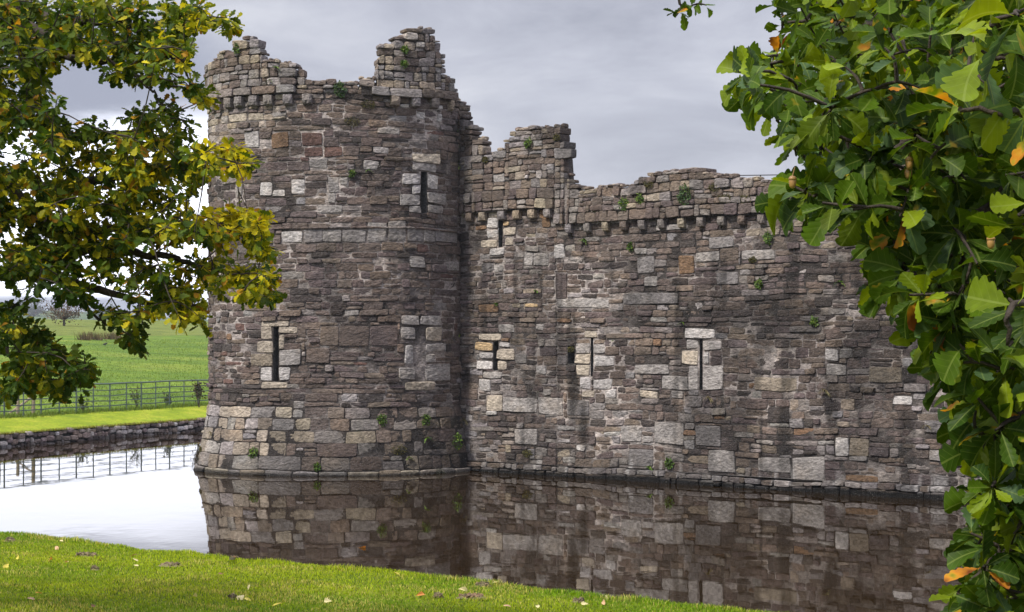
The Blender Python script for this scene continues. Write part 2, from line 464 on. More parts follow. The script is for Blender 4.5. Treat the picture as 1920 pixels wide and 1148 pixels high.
def fill(surf, dest, s0, s1, zs, rects, prof, colf, offf, jumps=(), wmul=1., split=.35, backf=None, stepf=None):
    """lay coursed stone between s0..s1; rects = (s0,s1,z0,z1) left free for dressed stones and openings"""
    for za, zb in zip(zs[:-1], zs[1:]):
        act = [r for r in rects if r[2] < zb - .02 and r[3] > za + .02]
        bps = sorted({s0, s1, *[x for r in act for x in r[:2] if s0 < x < s1], *[j for j in jumps if s0 < j < s1]})
        runs = []
        for a, b in zip(bps[:-1], bps[1:]):
            m = (a + b) / 2
            free = [(za, zb)]
            for r in act:
                if r[0] < m < r[1]:
                    nf = []
                    for f0, f1 in free:
                        if r[3] <= f0 or r[2] >= f1: nf.append((f0, f1)); continue
                        if r[2] > f0: nf.append((f0, r[2]))
                        if r[3] < f1: nf.append((r[3], f1))
                    free = nf
            if runs and runs[-1][2] == free and a not in jumps: runs[-1][1] = b
            else: runs.append([a, b, free])
        for a, b, free in runs:
            for f0, f1 in free:
                if f1 - f0 < .045 or b - a < .05: continue
                x = a
                while x < b - 1e-6:
                    h = f1 - f0
                    w = (random.uniform(.26, .85) if h < .15 else random.uniform(.20, .66)) * wmul
                    if random.random() < .12: w *= 1.5
                    if b - x - w < .2: w = b - x
                    if w > 1.3: w = (b - x) / 2
                    x1 = x + w
                    layers = [(f0, f1)]
                    if h > .2 and random.random() < split:
                        k = 3 if h > .3 and random.random() < .5 else 2
                        t = np.sort(rng.uniform(.3, .7, k - 1)) if k == 2 else np.array([random.uniform(.25, .4), random.uniform(.6, .75)])
                        e = [f0, *(f0 + h * t), f1]; layers = list(zip(e[:-1], e[1:]))
                    for l0, l1 in layers:
                        xs = [x, x1]
                        if len(layers) > 1 and w > .5 and random.random() < .6: xs = [x, x + w * random.uniform(.35, .65), x1]
                        for y0, y1 in zip(xs[:-1], xs[1:]):
                            top = prof((y0 + y1) / 2)
                            t1 = min(l1, top)
                            if t1 - l0 < .06: continue
                            c = colf((y0 + y1) / 2, (l0 + t1) / 2)
                            d = dest((y0 + y1) / 2, (l0 + t1) / 2)
                            near_top = top - t1 < .5
                            o = offf((y0 + y1) / 2, l0) + random.gauss(0, .011) + (random.uniform(-.03, .06) if random.random() < .12 else 0)
                            bk = backf((y0 + y1) / 2, l0) if backf and near_top else -.12
                            d.add(y0, y1, l0, t1, o, bk, c, cap=bk < -.2, rough=1.9 if near_top else 1.1, joint=random.uniform(.004, .011), rnd=random.uniform(.6, 1.7) if near_top else random.uniform(.5, 1.5))
                    x = x1


def courses(forced, lo=.12, hi=.29):
    zs = [forced[0]]
    for a, b in zip(forced[:-1], forced[1:]):
        z = a
        while z < b - 1e-6:
            h = random.choice([random.uniform(lo, lo + .06), random.uniform(.17, hi), random.uniform(.17, hi)])
            if b - z - h < lo: h = b - z
            if h > hi * 1.25: h /= 2
            z += h; zs.append(z)
    return zs


# ------------------------------------------------------------------ the round tower
tower = empty('castle_tower', (TW.cx, TW.cy, 0), 'ruined round stone corner tower with broken parapet rising out of the moat', 'tower')
tp = [(380, 122), (397, 118), (404, 113), (412, 111), (413, 102), (434, 97), (436, 88), (446, 84), (448, 75), (489, 73), (491, 96), (497, 112), (502, 115),
      (556, 120), (560, 130), (570, 135), (574, 146), (580, 153), (592, 149), (600, 152), (612, 145), (625, 150), (645, 156), (671, 156), (673, 144), (690, 146),
      (702, 148), (703, 137), (708, 105), (710, 82), (735, 82), (738, 70), (756, 64), (758, 53), (811, 52), (814, 76), (822, 80), (825, 103), (830, 104), (832, 147),
      (847, 148), (849, 166), (853, 188), (860, 200), (870, 205)]
tps, tpz = zip(*[TW.sz(x, y) for x, y in tp])
tps = np.maximum.accumulate(np.array(tps) + np.arange(len(tps)) * 1e-4); tpz = np.array(tpz)
BACKZ = 11.3
def tprof(s):
    z = np.interp(s, tps, tpz)
    return np.where((s < tps[0]) | (s > tps[-1]), np.where(s < tps[0], np.maximum(BACKZ, tpz[0] - .9 * (tps[0] - s)), tpz[-1] - 0 * s), z)
tjump = [float((tps[i] + tps[i + 1]) / 2) for i in range(len(tps) - 1) if abs(tpz[i + 1] - tpz[i]) > .15]
LEDGE0, LEDGE1, COR0 = 10.93, 11.18, 10.62


def R(surf, lst):
    out = []
    for x0, y0, x1, y1, k in lst:
        a, zt = surf.sz(x0, y0); b, _ = surf.sz(x1, y0); _, zb = surf.sz((x0 + x1) / 2, y1); _, zt = surf.sz((x0 + x1) / 2, y0)
        out.append((a, b, zb, zt, k))
    return out


T_FEAT = R(TW, [(458, 246, 486, 277, 'W'), (509, 249, 542, 277, 'rust'), (565, 249, 606, 273, 'red'), (572, 275, 606, 294, 'red'), (607, 275, 643, 294, 'red'), (580, 296, 613, 315, 'L'), (488, 340, 510, 366, 'W'),
    (512, 353, 534, 366, 'W'), (547, 336, 572, 364, 'W'), (442, 344, 455, 367, 'L'), (614, 333, 636, 362, 'L'), (636, 333, 653, 348, 'L'), (613, 362, 630, 380, 'L'), (594, 385, 641, 401, 'L'),
    (688, 418, 725, 455, 'L'), (727, 416, 761, 455, 'L'), (528, 433, 568, 455, 'W'), (570, 430, 604, 455, 'G'), (606, 432, 640, 455, 'L'), (641, 432, 686, 455, 'L'), (765, 430, 793, 455, 'G'), (795, 428, 815, 455, 'L'), (816, 430, 858, 455, 'G'),
    (490, 400, 499, 418, 'L'), (819, 214, 829, 229, 'W'), (781, 209, 796, 222, 'W'), (751, 193, 767, 200, 'W'), (820, 199, 830, 207, 'W'), (430, 214, 463, 230, 'C'), (465, 214, 495, 226, 'C'), (415, 219, 427, 233, 'L'), (511, 212, 537, 221, 'L'), (718, 184, 741, 191, 'L'),
    (769, 483, 797, 506, 'L'), (837, 490, 860, 507, 'L'), (424, 624, 434, 637, 'rust'), (549, 754, 570, 768, 'L'), (600, 612, 636, 650, 'warm'), (637, 612, 692, 650, 'brown'), (694, 612, 745, 650, 'purple'), (573, 654, 618, 684, 'brown'),
    (708, 240, 749, 252, 'L')])
T_BLOCK = R(TW, [(752, 593, 787, 612, 'L'), (798, 613, 829, 639, 'C'), (750, 613, 780, 637, 'L'), (758, 646, 775, 683, 'W'), (798, 642, 836, 660, 'L'), (798, 662, 817, 679, 'L'), (748, 688, 780, 713, 'L'), (798, 682, 844, 713, 'L'), (758, 715, 817, 733, 'C'), (788, 593, 827, 611, 'L'),
    (781, 613, 797, 634, 'tan'), (778, 635, 796, 655, 'warm'), (777, 656, 796, 676, 'tan'), (781, 677, 797, 700, 'warm'), (782, 700, 797, 713, 'warm')])
T_SLIT = [((790, 324, 801, 402), [(774, 289, 826, 307, 'C'), (774, 308, 818, 323, 'L'), (753, 326, 789, 347, 'W'), (772, 348, 789, 366, 'W'), (749, 367, 789, 388, 'L'), (767, 389, 789, 402, 'L'), (802, 329, 820, 355, 'W'), (802, 362, 836, 383, 'L'), (802, 385, 829, 402, 'L')]),
          ((512, 614, 522, 717), [(491, 603, 543, 613, 'C'), (490, 614, 511, 638, 'C'), (483, 640, 511, 661, 'C'), (470, 663, 511, 686, 'tan'), (487, 689, 511, 716, 'W'), (523, 614, 558, 627, 'C'), (523, 629, 533, 655, 'C'), (523, 657, 565, 687, 'L'), (523, 689, 544, 716, 'W'), (491, 718, 539, 731, 'C')])]


def mortar_col(light):
    def f(S_, Z_):
        k = smooth(-.28, .62, fbm(np.asarray(S_) * .7, np.asarray(Z_) * .9, 0, 77, 3) + light)
        d = .55 + .45 * smooth(-.5, .3, fbm(np.asarray(S_) * 6, np.asarray(Z_) * 10, 0, 5, 2))
        a = np.array([.055, .046, .042]); b = np.array([.50, .44, .41])
        return (a + (b - a) * k[:, None]) * d[:, None]
    return f


t_wall, t_base, t_par, t_ledge, t_band, t_ledge2 = [Stones(TW) for _ in range(6)]
def t_dest(s, z): return t_base if z < 1.95 else t_par if z > LEDGE0 - .02 else t_wall
def t_col(s, z):
    if z < .14: return pick({'C': 1.5, 'L': 2, 'tan': 2, 'G': 2}) * .62
    if z < 1.95:
        if s < -1.1 + .8 * random.uniform(-1, 1): return pick({'C': 3.5, 'L': 3, 'tan': 4, 'G': 1.5, 'warm': .6}) * (1.0 if z > .55 else .7)
        return pick({'grey': 1.5, 'tan': 1, 'brown': 2, 'warm': 4})
    if z > LEDGE0: return pick({'warm': 3, 'grey': 3, 'tan': 2, 'G': 2, 'brown': 2, 'L': .7})
    if z > 9.6 and s < -1: return pick({'warm': 3, 'tan': 3, 'brown': 2, 'grey': 2, 'C': .6})
    return pick({'brown': 5.5, 'purple': 3, 'dark': 1.6, 'warm': 2.4, 'grey': .7, 'red': .3, 'G': .12, 'L': .05})
def t_off(s, z):
    if z > LEDGE0 - .02 and not (-.85 < s < .95): return .10
    return 0.
def t_stain(S_, Z_, D_, col):
    ledge = smooth(.05, .10, Z_) * smooth(.02, .05, D_)
    dk = smooth(1.6, .15, Z_ + .35 * fbm(S_ * 1.2, Z_ * .6, 0, 41)) * (.35 + .45 * smooth(-2.6, .2, S_))      # algae over the water
    dk = np.maximum(dk, .5 * smooth(.2, .6, fbm(S_ * .8, Z_ * .6, 0, 47, 4)))
    dk = np.maximum(dk, .5 * smooth(.35, .7, fbm(S_ * 1.6, Z_ * .35, 0, 43) + .45 * smooth(3.5, 1.2, Z_)))           # rain streaks
    dk = np.maximum(dk * (1 - .8 * ledge), 1.25 * smooth(.11, .06, Z_))
    g = smooth(.2, .6, fbm(S_ * 2.2, Z_ * 2, 0, 44)) * smooth(2.2, .6, Z_) * smooth(-.5, 1.5, S_) * .5
    col = col * (1 - .70 * dk)[:, None]
    return col * (1 - g)[:, None] + g[:, None] * np.array([.035, .042, .012])


slit_rects_t = []
for sl, st in T_SLIT:
    a, b, z0, z1, _ = R(TW, [(*sl, 'x')])[0]; slit_rects_t.append((a, b, z0, z1))
free_t = [r[:4] for r in T_FEAT + T_BLOCK] + slit_rects_t + [r[:4] for sl, st in T_SLIT for r in R(TW, st)]
zs = [-.5, -.03, .15] + [.15, .55, .93, 1.28, 1.62, 1.95][1:] + courses([1.95, 6.66, 7.06, COR0, LEDGE0], .12, .28)[1:]
back_t = lambda s, z: -random.uniform(.25, .42)
zi = zs.index(1.95)
fill(TW, t_dest, -5.6, 5.6, zs[:zi + 1], free_t, tprof, t_col, lambda s, z: .055 if z < .12 else 0., wmul=1.35, split=.06)
fill(TW, t_dest, -5.6, 5.6, zs[zi:], free_t, tprof, t_col, t_off, wmul=1.0, split=.26)
for k in range(len(t_wall.q)): pass
pz = courses([LEDGE1, 14.5], .13, .30)
fill(TW, t_dest, -5.6, 5.6, pz, [], tprof, t_col, t_off, tjump, wmul=.68, split=.22, backf=back_t)
def rubble_cap(surf, dst, s0, s1, prof, off, cols):
    """loose rounded rubble and broken core along a ruined wall head"""
    x = s0
    while x < s1:
        w = random.uniform(.09, .30); h = random.uniform(.05, .15)
        if random.random() < .72:
            z = float(min(prof(x), prof(x + w))) - .05; b0 = off + random.uniform(-.22, .02)
            dst.add(x, x + w, z, z + h, b0, b0 - random.uniform(.12, .25), pick(cols), rough=2.2, rnd=3.2, joint=.004, cap=True)
        x += w * random.uniform(.5, 1.3)
rubble_cap(TW, t_par, -4.9, -.95, tprof, .10, {'warm': 3, 'grey': 3, 'tan': 2, 'brown': 2}); rubble_cap(TW, t_par, .98, 5.2, tprof, .10, {'warm': 3, 'grey': 3, 'tan': 2, 'brown': 2})
rubble_cap(TW, t_par, -.9, .95, tprof, .0, {'warm': 3, 'grey': 3, 'tan': 2, 'brown': 3})
# moulded ledge above the corbels, broken between the two standing pieces of parapet
x = -5.5
while x < 4.6:
    w = random.uniform(.45, 1.0)
    if not (-.95 < x + w / 2 < .98) and tprof(x + w / 2) > LEDGE1 - .1:
        (t_ledge if x < 0 else t_ledge2).add(x, x + w, LEDGE0, LEDGE1, .17 + random.uniform(-.01, .015), -.4, pick({'G': 3, 'grey': 3, 'warm': 2}), cap=True, joint=.008)
    elif tprof(x + w / 2) > LEDGE0:
        fill(TW, lambda s, z: t_wall, x, x + w, [LEDGE0, LEDGE0 + .14, LEDGE1], [], tprof, t_col, lambda s, z: 0, wmul=.6, split=.2, backf=back_t)
    x += w
for a, b, z0, z1, k in T_FEAT:
    t = t_band if 6.5 < (z0 + z1) / 2 < 7.2 and k != 'rust' else t_wall
    t.add(a, b, z0, z1, .012, -.1, np.array(PAL[k]) * random.uniform(.9, 1.1), rnd=.8)
for a, b, z0, z1, k in T_BLOCK:
    t_wall.add(a, b, z0, z1, .015 if k in 'LWC' else -.06, -.14, np.array(PAL[k]) * random.uniform(1., 1.2), rnd=1.4, joint=.013)
# thin drip course above the pale band
x = -4.6
while x < 4.4:
    w = random.uniform(.5, 1.1); t_band.add(x, x + w, 7.06, 7.13, .045, -.08, pick({'brown': 3, 'grey': 2}), joint=.006); x += w


def in_rects(rects, pad=0.):
    def f(S_, Z_):
        k = np.ones(np.shape(S_), bool)
        for a, b, z0, z1 in rects: k &= ~((S_ > a - pad) & (S_ < b + pad) & (Z_ > z0 - pad) & (Z_ < z1 + pad))
        return k
    return f


def backing(dst, ss, z0, z1, d_f, d_b, prof, rects, light, dz=.09, fs=0):
    """solid mortar body: front sheet that follows the ragged top, its cap and its back sheet"""
    nz = max(2, int((z1 - z0) / dz))
    tt = np.linspace(0, 1, nz)
    top = np.minimum(np.array([float(np.min(prof(np.linspace(x - .16, x + .16, 7)))) for x in ss]) - .09, z1)
    top = np.maximum(top, z0 + .02)
    Sg = np.repeat(ss[:, None], nz, 1); 
    zz = z0 + (z1 - z0) * tt
    Zg = np.minimum(np.repeat(zz[None], len(ss), 0), top[:, None])
    for dd, flip in ((d_f, 0), (d_b, 1)):
        idx = np.arange(Sg.size).reshape(Sg.shape) + dst.n
        q = np.stack([idx[:-1, :-1], idx[1:, :-1], idx[1:, 1:], idx[:-1, 1:]], -1)
        cs, cz = (Sg[:-1, :-1] + Sg[1:, 1:]) / 2, (Zg[:-1, :-1] + Zg[1:, 1:]) / 2
        k = (Zg[:-1, 1:] - Zg[:-1, :-1] + Zg[1:, 1:] - Zg[1:, :-1]) > 1e-5
        if not flip: k &= in_rects(rects)(cs, cz)
        dst.S.append(Sg.ravel()); dst.Z.append(Zg.ravel()); dst.D.append(np.full(Sg.size, dd)); dst.M.append(np.full(Sg.size, .9))
        dst.c.append(mortar_col(light)(Sg.ravel(), Zg.ravel())); dst.q.append(q[k]); dst.n += Sg.size
    n = len(ss)
    dst.raw(np.concatenate([ss, ss]), np.concatenate([top, top]), np.concatenate([np.full(n, d_f), np.full(n, d_b)]),
            np.stack([np.arange(n - 1), np.arange(1, n), np.arange(1, n) + n, np.arange(n - 1) + n], -1), (.14, .12, .11))


def ss_with(lo, hi, step, rects):
    ss = np.arange(lo, hi + 1e-6, step)
    ex = np.array([x for r in rects for x in r[:2]])
    return np.unique(np.concatenate([ss, ex])) if len(ex) else ss


ring = ss_with(TW.smin, TW.smax, .07, slit_rects_t)
lower = lambda s: 30.
backing(t_base, ring, -.6, 1.95, -.014, -.9, lower, [], -.25)
def zrows(lo, hi, rects, step=.09):
    return np.unique(np.concatenate([np.arange(lo, hi, step), [hi], [z for r in rects for z in r[2:4]]]))
t_wall.grid(ring, zrows(1.95, LEDGE0 - .25, slit_rects_t), -.014, mortar_col(.12), in_rects(slit_rects_t))
ring2 = np.arange(TW.smin, TW.smax, .05)
backing(t_par, ring2[(ring2 < -.85) | (ring2 > 4.9)], LEDGE0 - .3, 14.5, -.03, -.55, tprof, [], -.1) if False else None
for lo, hi, d in ((TW.smin, -.93, .05), (-.93, .97, -.03), (.97, TW.smax, .05)):
    backing(t_par, np.append(np.arange(lo, hi, .045), hi), LEDGE0, 14.5, d, -.4, tprof, [], -.15, .09)
backing(t_wall, ring2, LEDGE0 - .25, LEDGE0 + .02, -.022, -.5, tprof, [], -.2)
# wall-walk floor inside the tower head
pp = TW.map(ring2, np.full(len(ring2), LEDGE0 - .3), -.3 + 0 * ring2)
for st, nm in ((t_wall, 'wall'), (t_base, 'base'), (t_par, 'parapet'), (t_ledge, 'ledge'), (t_ledge2, 'ledge'), (t_band, 'string_course')):
    st.build(nm, tower, stain=t_stain if nm != 'ledge' else None)
fl = np.vstack([pp, [[TW.cx, TW.cy, LEDGE0 - .3]]]); n = len(pp)
child('wall_walk', fl, [np.array([[i, (i + 1) % n, n] for i in range(n)])], M_RUBBLE, tower, col=np.full((n + 1, 3), .12))


def corbel(surf, px, py, root, wpx=18, hpx=18, col=None, proj=.17, name='corbel'):
    """rounded bracket: flat top, curved underside"""
    s, z = surf.sz(px, py)
    Yd = surf.map(np.array([s]), np.array([z]), np.array([0.]))[0][1]
    w, h = wpx / F * Yd / (1.25 if surf is CW else 1), hpx / F * Yd
    prof = [(0, -h / 2), (.45, -h / 2 + .01), (.8, -h * .36), (1, -h * .08), (1.02, h * .2), (.98, h / 2)]
    Ss, Zs, Ds = [], [], []
    xs = np.linspace(-w / 2, w / 2, 6)
    for i, xx in enumerate(xs):
        e = .82 if i in (0, 5) else 1
        for d, zz in prof:
            Ss.append(s + xx + random.uniform(-.006, .006)); Zs.append(z + zz * (.94 if i in (0, 5) else 1) + random.uniform(-.008, .008)); Ds.append(-.06 if d == 0 else d * proj * e + random.uniform(-.012, .012))
        Ss.append(s + xx); Zs.append(z + h / 2); Ds.append(-.06)
    k = len(prof) + 1
    q = [[i * k + j, (i + 1) * k + j, (i + 1) * k + j + 1, i * k + j + 1] for i in range(5) for j in range(k - 1)]
    v = surf.map(np.array(Ss), np.array(Zs), np.array(Ds))
    t = [[b + 0, b + j, b + j + 1] for b in (0, 5 * k) for j in range(1, k - 1)]
    c = np.broadcast_to(np.asarray(col if col is not None else pick({'grey': 3, 'G': 2, 'tan': 2, 'warm': 2}), float), (len(v), 3))
    return child(name, v, [np.array(q), np.array(t)], M_STONE, root, col=c)


def corb_y(px):   # the corbel ring seen from below the eye line
    s, _ = TW.sz(px, 185); Y = TW.map(np.array([s]), np.array([10.8]), np.array([0.]))[0][1]
    return HOR - (10.78 - EYE) / Y * F
for px in (404, 416, 432, 451, 478, 505, 541, 577, 739, 777, 812, 842):
    corbel(TW, px, corb_y(px), tower, 17 if 425 < px < 830 else 10, 20)


def slit(surf, rect, stones, root, depth=.9, ragged=False):
    a, b, z0, z1, _ = R(surf, [(*rect, 'x')])[0]
    # embrasure: side walls, head, sill and back as one open box
    m = 7
    zz = np.linspace(z0, z1, m)
    A, B = np.array([a] * m), np.array([b] * m)
    f0, f1 = -.02, -depth
    S_ = np.concatenate([A, A, B, B]); Z_ = np.concatenate([zz] * 4); D_ = np.concatenate([[f0] * m, [f1] * m, [f0] * m, [f1] * m])
    q = []
    for i in range(m - 1):
        q += [[i, i + 1, m + i + 1, m + i], [2 * m + i, 3 * m + i, 3 * m + i + 1, 2 * m + i + 1], [m + i, m + i + 1, 3 * m + i + 1, 3 * m + i]]
    q += [[0, m, 3 * m, 2 * m], [m - 1, 3 * m - 1, 4 * m - 1, 2 * m - 1]]
    Z_ = Z_ + warp(S_, Z_)
    v = surf.map(S_, Z_, D_.astype(float))
    o = child('arrow_slit', v, [np.array(q)], M_STONE, root, col=np.full((len(v), 3), .10))
    st = Stones(surf)
    for s0, s1, y0, y1, k in R(surf, stones):
        st.add(s0, s1, y0, y1, .018, -.12, np.array(PAL[k]) * random.uniform(.9, 1.12), rnd=1.3 if ragged else .8, joint=.009)
    if st.n: st.build('surround', o)
    return o


for sl, st in T_SLIT: slit(TW, sl, st, tower)

# ------------------------------------------------------------------ the curtain wall
curtain = empty('curtain_wall', (*CW.P, 0), 'long ruined castle curtain wall with arrow slits and broken top beside the moat', 'castle wall')
wp = [(700, 186), (846, 187), (852, 190), (866, 198), (868, 215), (874, 222), (876, 236), (887, 238), (892, 258), (909, 262), (912, 286), (918, 292), (928, 296), (929, 283), (949, 280), (951, 264), (958, 262), (960, 248), (968, 244), (985, 240), (1054, 238), (1056, 262),
      (1061, 266), (1063, 280), (1066, 298), (1065, 322), (1068, 333), (1076, 345), (1090, 352), (1108, 357), (1114, 350), (1140, 352), (1146, 346), (1170, 346), (1176, 353), (1186, 346), (1187, 338), (1215, 335), (1218, 325), (1260, 324), (1284, 320), (1314, 318),
      (1316, 325), (1332, 327), (1334, 331), (1400, 333), (1440, 340), (1500, 338), (1560, 336), (1582, 334), (1584, 296), (1610, 290), (1700, 285), (1800, 262), (1900, 250), (2100, 240)]
wps, wpz = zip(*[CW.sz(x, y) for x, y in wp])
wps = np.maximum.accumulate(np.array(wps) + np.arange(len(wps)) * 1e-4); wpz = np.array(wpz)
def wprof(s): return np.interp(s, wps, wpz)
wjump = [float((wps[i] + wps[i + 1]) / 2) for i in range(len(wps) - 1) if abs(wpz[i + 1] - wpz[i]) > .14]
S_END = 25.
S_STEP = CW.sz(1044, 400)[0]
ZC_L, ZC_R = CW.sz(960, 396)[1], CW.sz(1300, 408)[1]
def zc(s): return ZC_L if s < S_STEP else ZC_R

W_FEAT = R(CW, [(965, 663, 987, 681, 'L'), (934, 610, 964, 625, 'L'), (1004, 607, 1019, 619, 'L'), (1019, 729, 1033, 741, 'W'), (1004, 685, 1024, 702, 'W'), (1190, 684, 1253, 704, 'L'), (1241, 705, 1290, 732, 'L'), (1199, 734, 1235, 748, 'C'), (1258, 734, 1282, 748, 'L'),
    (944, 745, 1006, 774, 'L'), (1009, 745, 1056, 777, 'L'), (1063, 749, 1105, 778, 'G'), (912, 741, 943, 771, 'C'), (964, 804, 1007, 833, 'L'), (1164, 802, 1203, 832, 'L'), (1227, 793, 1282, 833, 'L'), (1204, 820, 1225, 833, 'L'), (1080, 833, 1098, 844, 'W'), (1304, 798, 1352, 837, 'G'),
    (1328, 845, 1378, 886, 'L'), (1178, 846, 1225, 877, 'G'), (1039, 457, 1058, 485, 'W'), (982, 475, 1000, 501, 'L'), (1000, 476, 1029, 500, 'L'), (904, 495, 926, 512, 'G'), (927, 498, 944, 513, 'L'), (1016, 411, 1033, 428, 'rust'), (1209, 518, 1232, 538, 'L'), (1196, 480, 1227, 513, 'G'), (1272, 478, 1302, 513, 'rust'),
    (1190, 464, 1212, 477, 'L'), (1044, 279, 1077, 298, 'G'), (929, 283, 953, 298, 'G'), (1304, 471, 1348, 489, 'L'), (1350, 466, 1385, 489, 'warm'), (1389, 470, 1453, 488, 'L'), (1344, 510, 1384, 534, 'G'), (1547, 654, 1572, 676, 'W'), (1549, 681, 1587, 705, 'L'), (1415, 705, 1495, 733, 'tan'), (1528, 557, 1561, 576, 'dark'),
    (1423, 856, 1483, 884, 'L'), (1486, 856, 1546, 903, 'L'), (1675, 744, 1710, 763, 'W'), (1565, 823, 1591, 858, 'W'), (1593, 824, 1630, 858, 'tan'), (1790, 830, 1830, 852, 'C'), (1740, 845, 1788, 868, 'L'), (1600, 600, 1650, 622, 'brown'), (1040, 512, 1063, 560, 'purple'), (1630, 690, 1690, 718, 'tan'), (1690, 690, 1720, 720, 'dark'),
    (1168, 549, 1272, 572, 'G'), (1044, 558, 1142, 578, 'L'), (985, 570, 1008, 578, 'O'), (898, 572, 935, 588, 'rust'), (1440, 760, 1480, 790, 'dark'), (1230, 420, 1290, 432, 'L'), (1330, 445, 1375, 465, 'G'), (1735, 790, 1790, 815, 'G'), (1770, 700, 1790, 740, 'W')])
W_SLIT = [((934, 413, 942, 466), [(913, 410, 933, 430, 'W'), (914, 432, 933, 449, 'W'), (901, 451, 933, 466, 'C'), (918, 467, 946, 481, 'W'), (943, 416, 955, 426, 'O'), (943, 428, 968, 444, 'C'), (946, 448, 963, 465, 'C'), (917, 398, 936, 409, 'C')], True),
          ((924, 641, 934, 695), [(897, 626, 940, 640, 'C'), (889, 642, 923, 659, 'O'), (899, 661, 923, 675, 'W'), (893, 677, 923, 694, 'W'), (904, 697, 941, 711, 'L'), (897, 712, 920, 735, 'W'), (935, 642, 956, 652, 'W'), (931, 654, 965, 675, 'C'), (932, 677, 951, 694, 'C')], True),
          ((1107, 633, 1112, 705), [(1096, 620, 1120, 632, 'C'), (1080, 644, 1106, 662, 'L'), (1078, 664, 1106, 683, 'C'), (1080, 685, 1106, 704, 'C'), (1088, 706, 1108, 728, 'W'), (1113, 645, 1134, 664, 'L'), (1113, 668, 1152, 688, 'W'), (1113, 710, 1148, 729, 'W'), (1091, 731, 1115, 745, 'C'), (1134, 731, 1157, 746, 'W')], False),
          ((1064, 648, 1077, 682), [], True),
          ((1311, 635, 1317, 730), [(1284, 616, 1341, 634, 'W'), (1288, 637, 1310, 654, 'L'), (1277, 656, 1310, 684, 'C'), (1291, 686, 1310, 731, 'L'), (1318, 637, 1352, 656, 'L'), (1318, 658, 1330, 683, 'W'), (1319, 685, 1355, 731, 'L')], False)]
w_wall, w_par, w_plinth = [Stones(CW) for _ in range(3)]
def w_dest(s, z): return w_plinth if z < .3 else w_par if z > zc(s) else w_wall
def w_col(s, z):
    if z > zc(s) + .7: return pick({'warm': 3, 'grey': 3, 'tan': 1.6, 'G': 1.5, 'brown': 3, 'L': .4})
    if z > zc(s): return pick({'warm': 3, 'brown': 3, 'grey': 2.4, 'tan': .6, 'purple': 2})
    if z < .3: return pick({'grey': 3, 'G': 2, 'warm': 2, 'L': 1.1, 'brown': 1})
    lo = float(smooth(3.2, .8, z))
    return pick({'brown': 4 - 1.5 * lo, 'purple': 3 - 1.2 * lo, 'dark': 1.8, 'warm': 2.2, 'grey': 1.5 + lo, 'G': .3 + .7 * lo, 'L': .1 + .15 * lo, 'rust': .1, 'W': .03, 'tan': .2 + .3 * lo})
def w_off(s, z):
    if z > zc(s) - .02: return .12 if z > zc(s) + .3 else .17
    if z < .17: return .16
    return 0.
blots = [(CW.sz(1450, 600), 3.0, .7, .8), (CW.sz(1650, 660), 2.0, 1.4, .75), (CW.sz(1074, 730), .34, 1.3, 1.), (CW.sz(1094, 800), .28, 1.1, .9), (CW.sz(1560, 760), .3, 1.6, .8), (CW.sz(1470, 820), .22, 1.4, .75), (CW.sz(1700, 840), .3, 1.3, .75), (CW.sz(1420, 700), .2, 1.1, .6), (CW.sz(1620, 850), 2.2, .5, .55), (CW.sz(985, 900), 1.6, .45, .5), (CW.sz(1380, 780), .25, 1.2, .5), (CW.sz(1560, 860), .3, 1.0, .5), (CW.sz(1210, 600), 1.2, .3, .4), (CW.sz(890, 480), .35, 2.6, .45), (CW.sz(1070, 700), .22, 1.3, .85), (CW.sz(1545, 570), .4, .5, .6), (CW.sz(1360, 605), .5, .25, .6), (CW.sz(1085, 770), .35, .6, .5), (CW.sz(1650, 700), .9, .6, .4), (CW.sz(1480, 880), .12, .5, .5), (CW.sz(1205, 670), .6, .2, .35)]
def w_stain(S_, Z_, D_, col):
    dk = np.zeros(len(S_))
    nn = fbm(S_ * 1.5, Z_ * .8, 0, 51)
    for (s, z), a, b, k in blots:
        r = np.hypot((S_ - s) / a, (Z_ - z) / b) + .45 * nn
        dk = np.maximum(dk, k * smooth(1.1, .45, r))
    dk = np.maximum(dk, .6 * smooth(.15, .6, fbm(S_ * .9, Z_ * .6, 0, 53, 4) + .12))
    dk = np.maximum(dk, .75 * smooth(.3, .75, vnoise(S_ * 3.2, Z_ * .28, 0, 55) + .4 * vnoise(S_ * 9, Z_ * .5, 0, 56)) * smooth(7.2, 5.5, Z_))
    dk = np.maximum(dk, .5 * smooth(1.4, .2, Z_ + .5 * nn))
    dk = np.maximum(dk, .75 * smooth(.32, -.05, Z_ + .1 * nn)); dk = np.maximum(dk, 1.25 * smooth(.19, .09, Z_))
    pale = .35 * smooth(.3, .7, fbm(S_ * .8, Z_ * .8, 0, 57)) * smooth(.2, .6, Z_)
    col = col * (1 - .82 * dk)[:, None]
    col = col * (1 + 0.8 * pale)[:, None]
    st = smooth(.5, .75, vnoise(S_ * 6, Z_ * .3, 0, 59)) * smooth(.75, .3, Z_) * smooth(.1, .2, Z_) * .45           # lime runs over the plinth
    return col * (1 - st)[:, None] + st[:, None] * np.array([.5, .48, .47])


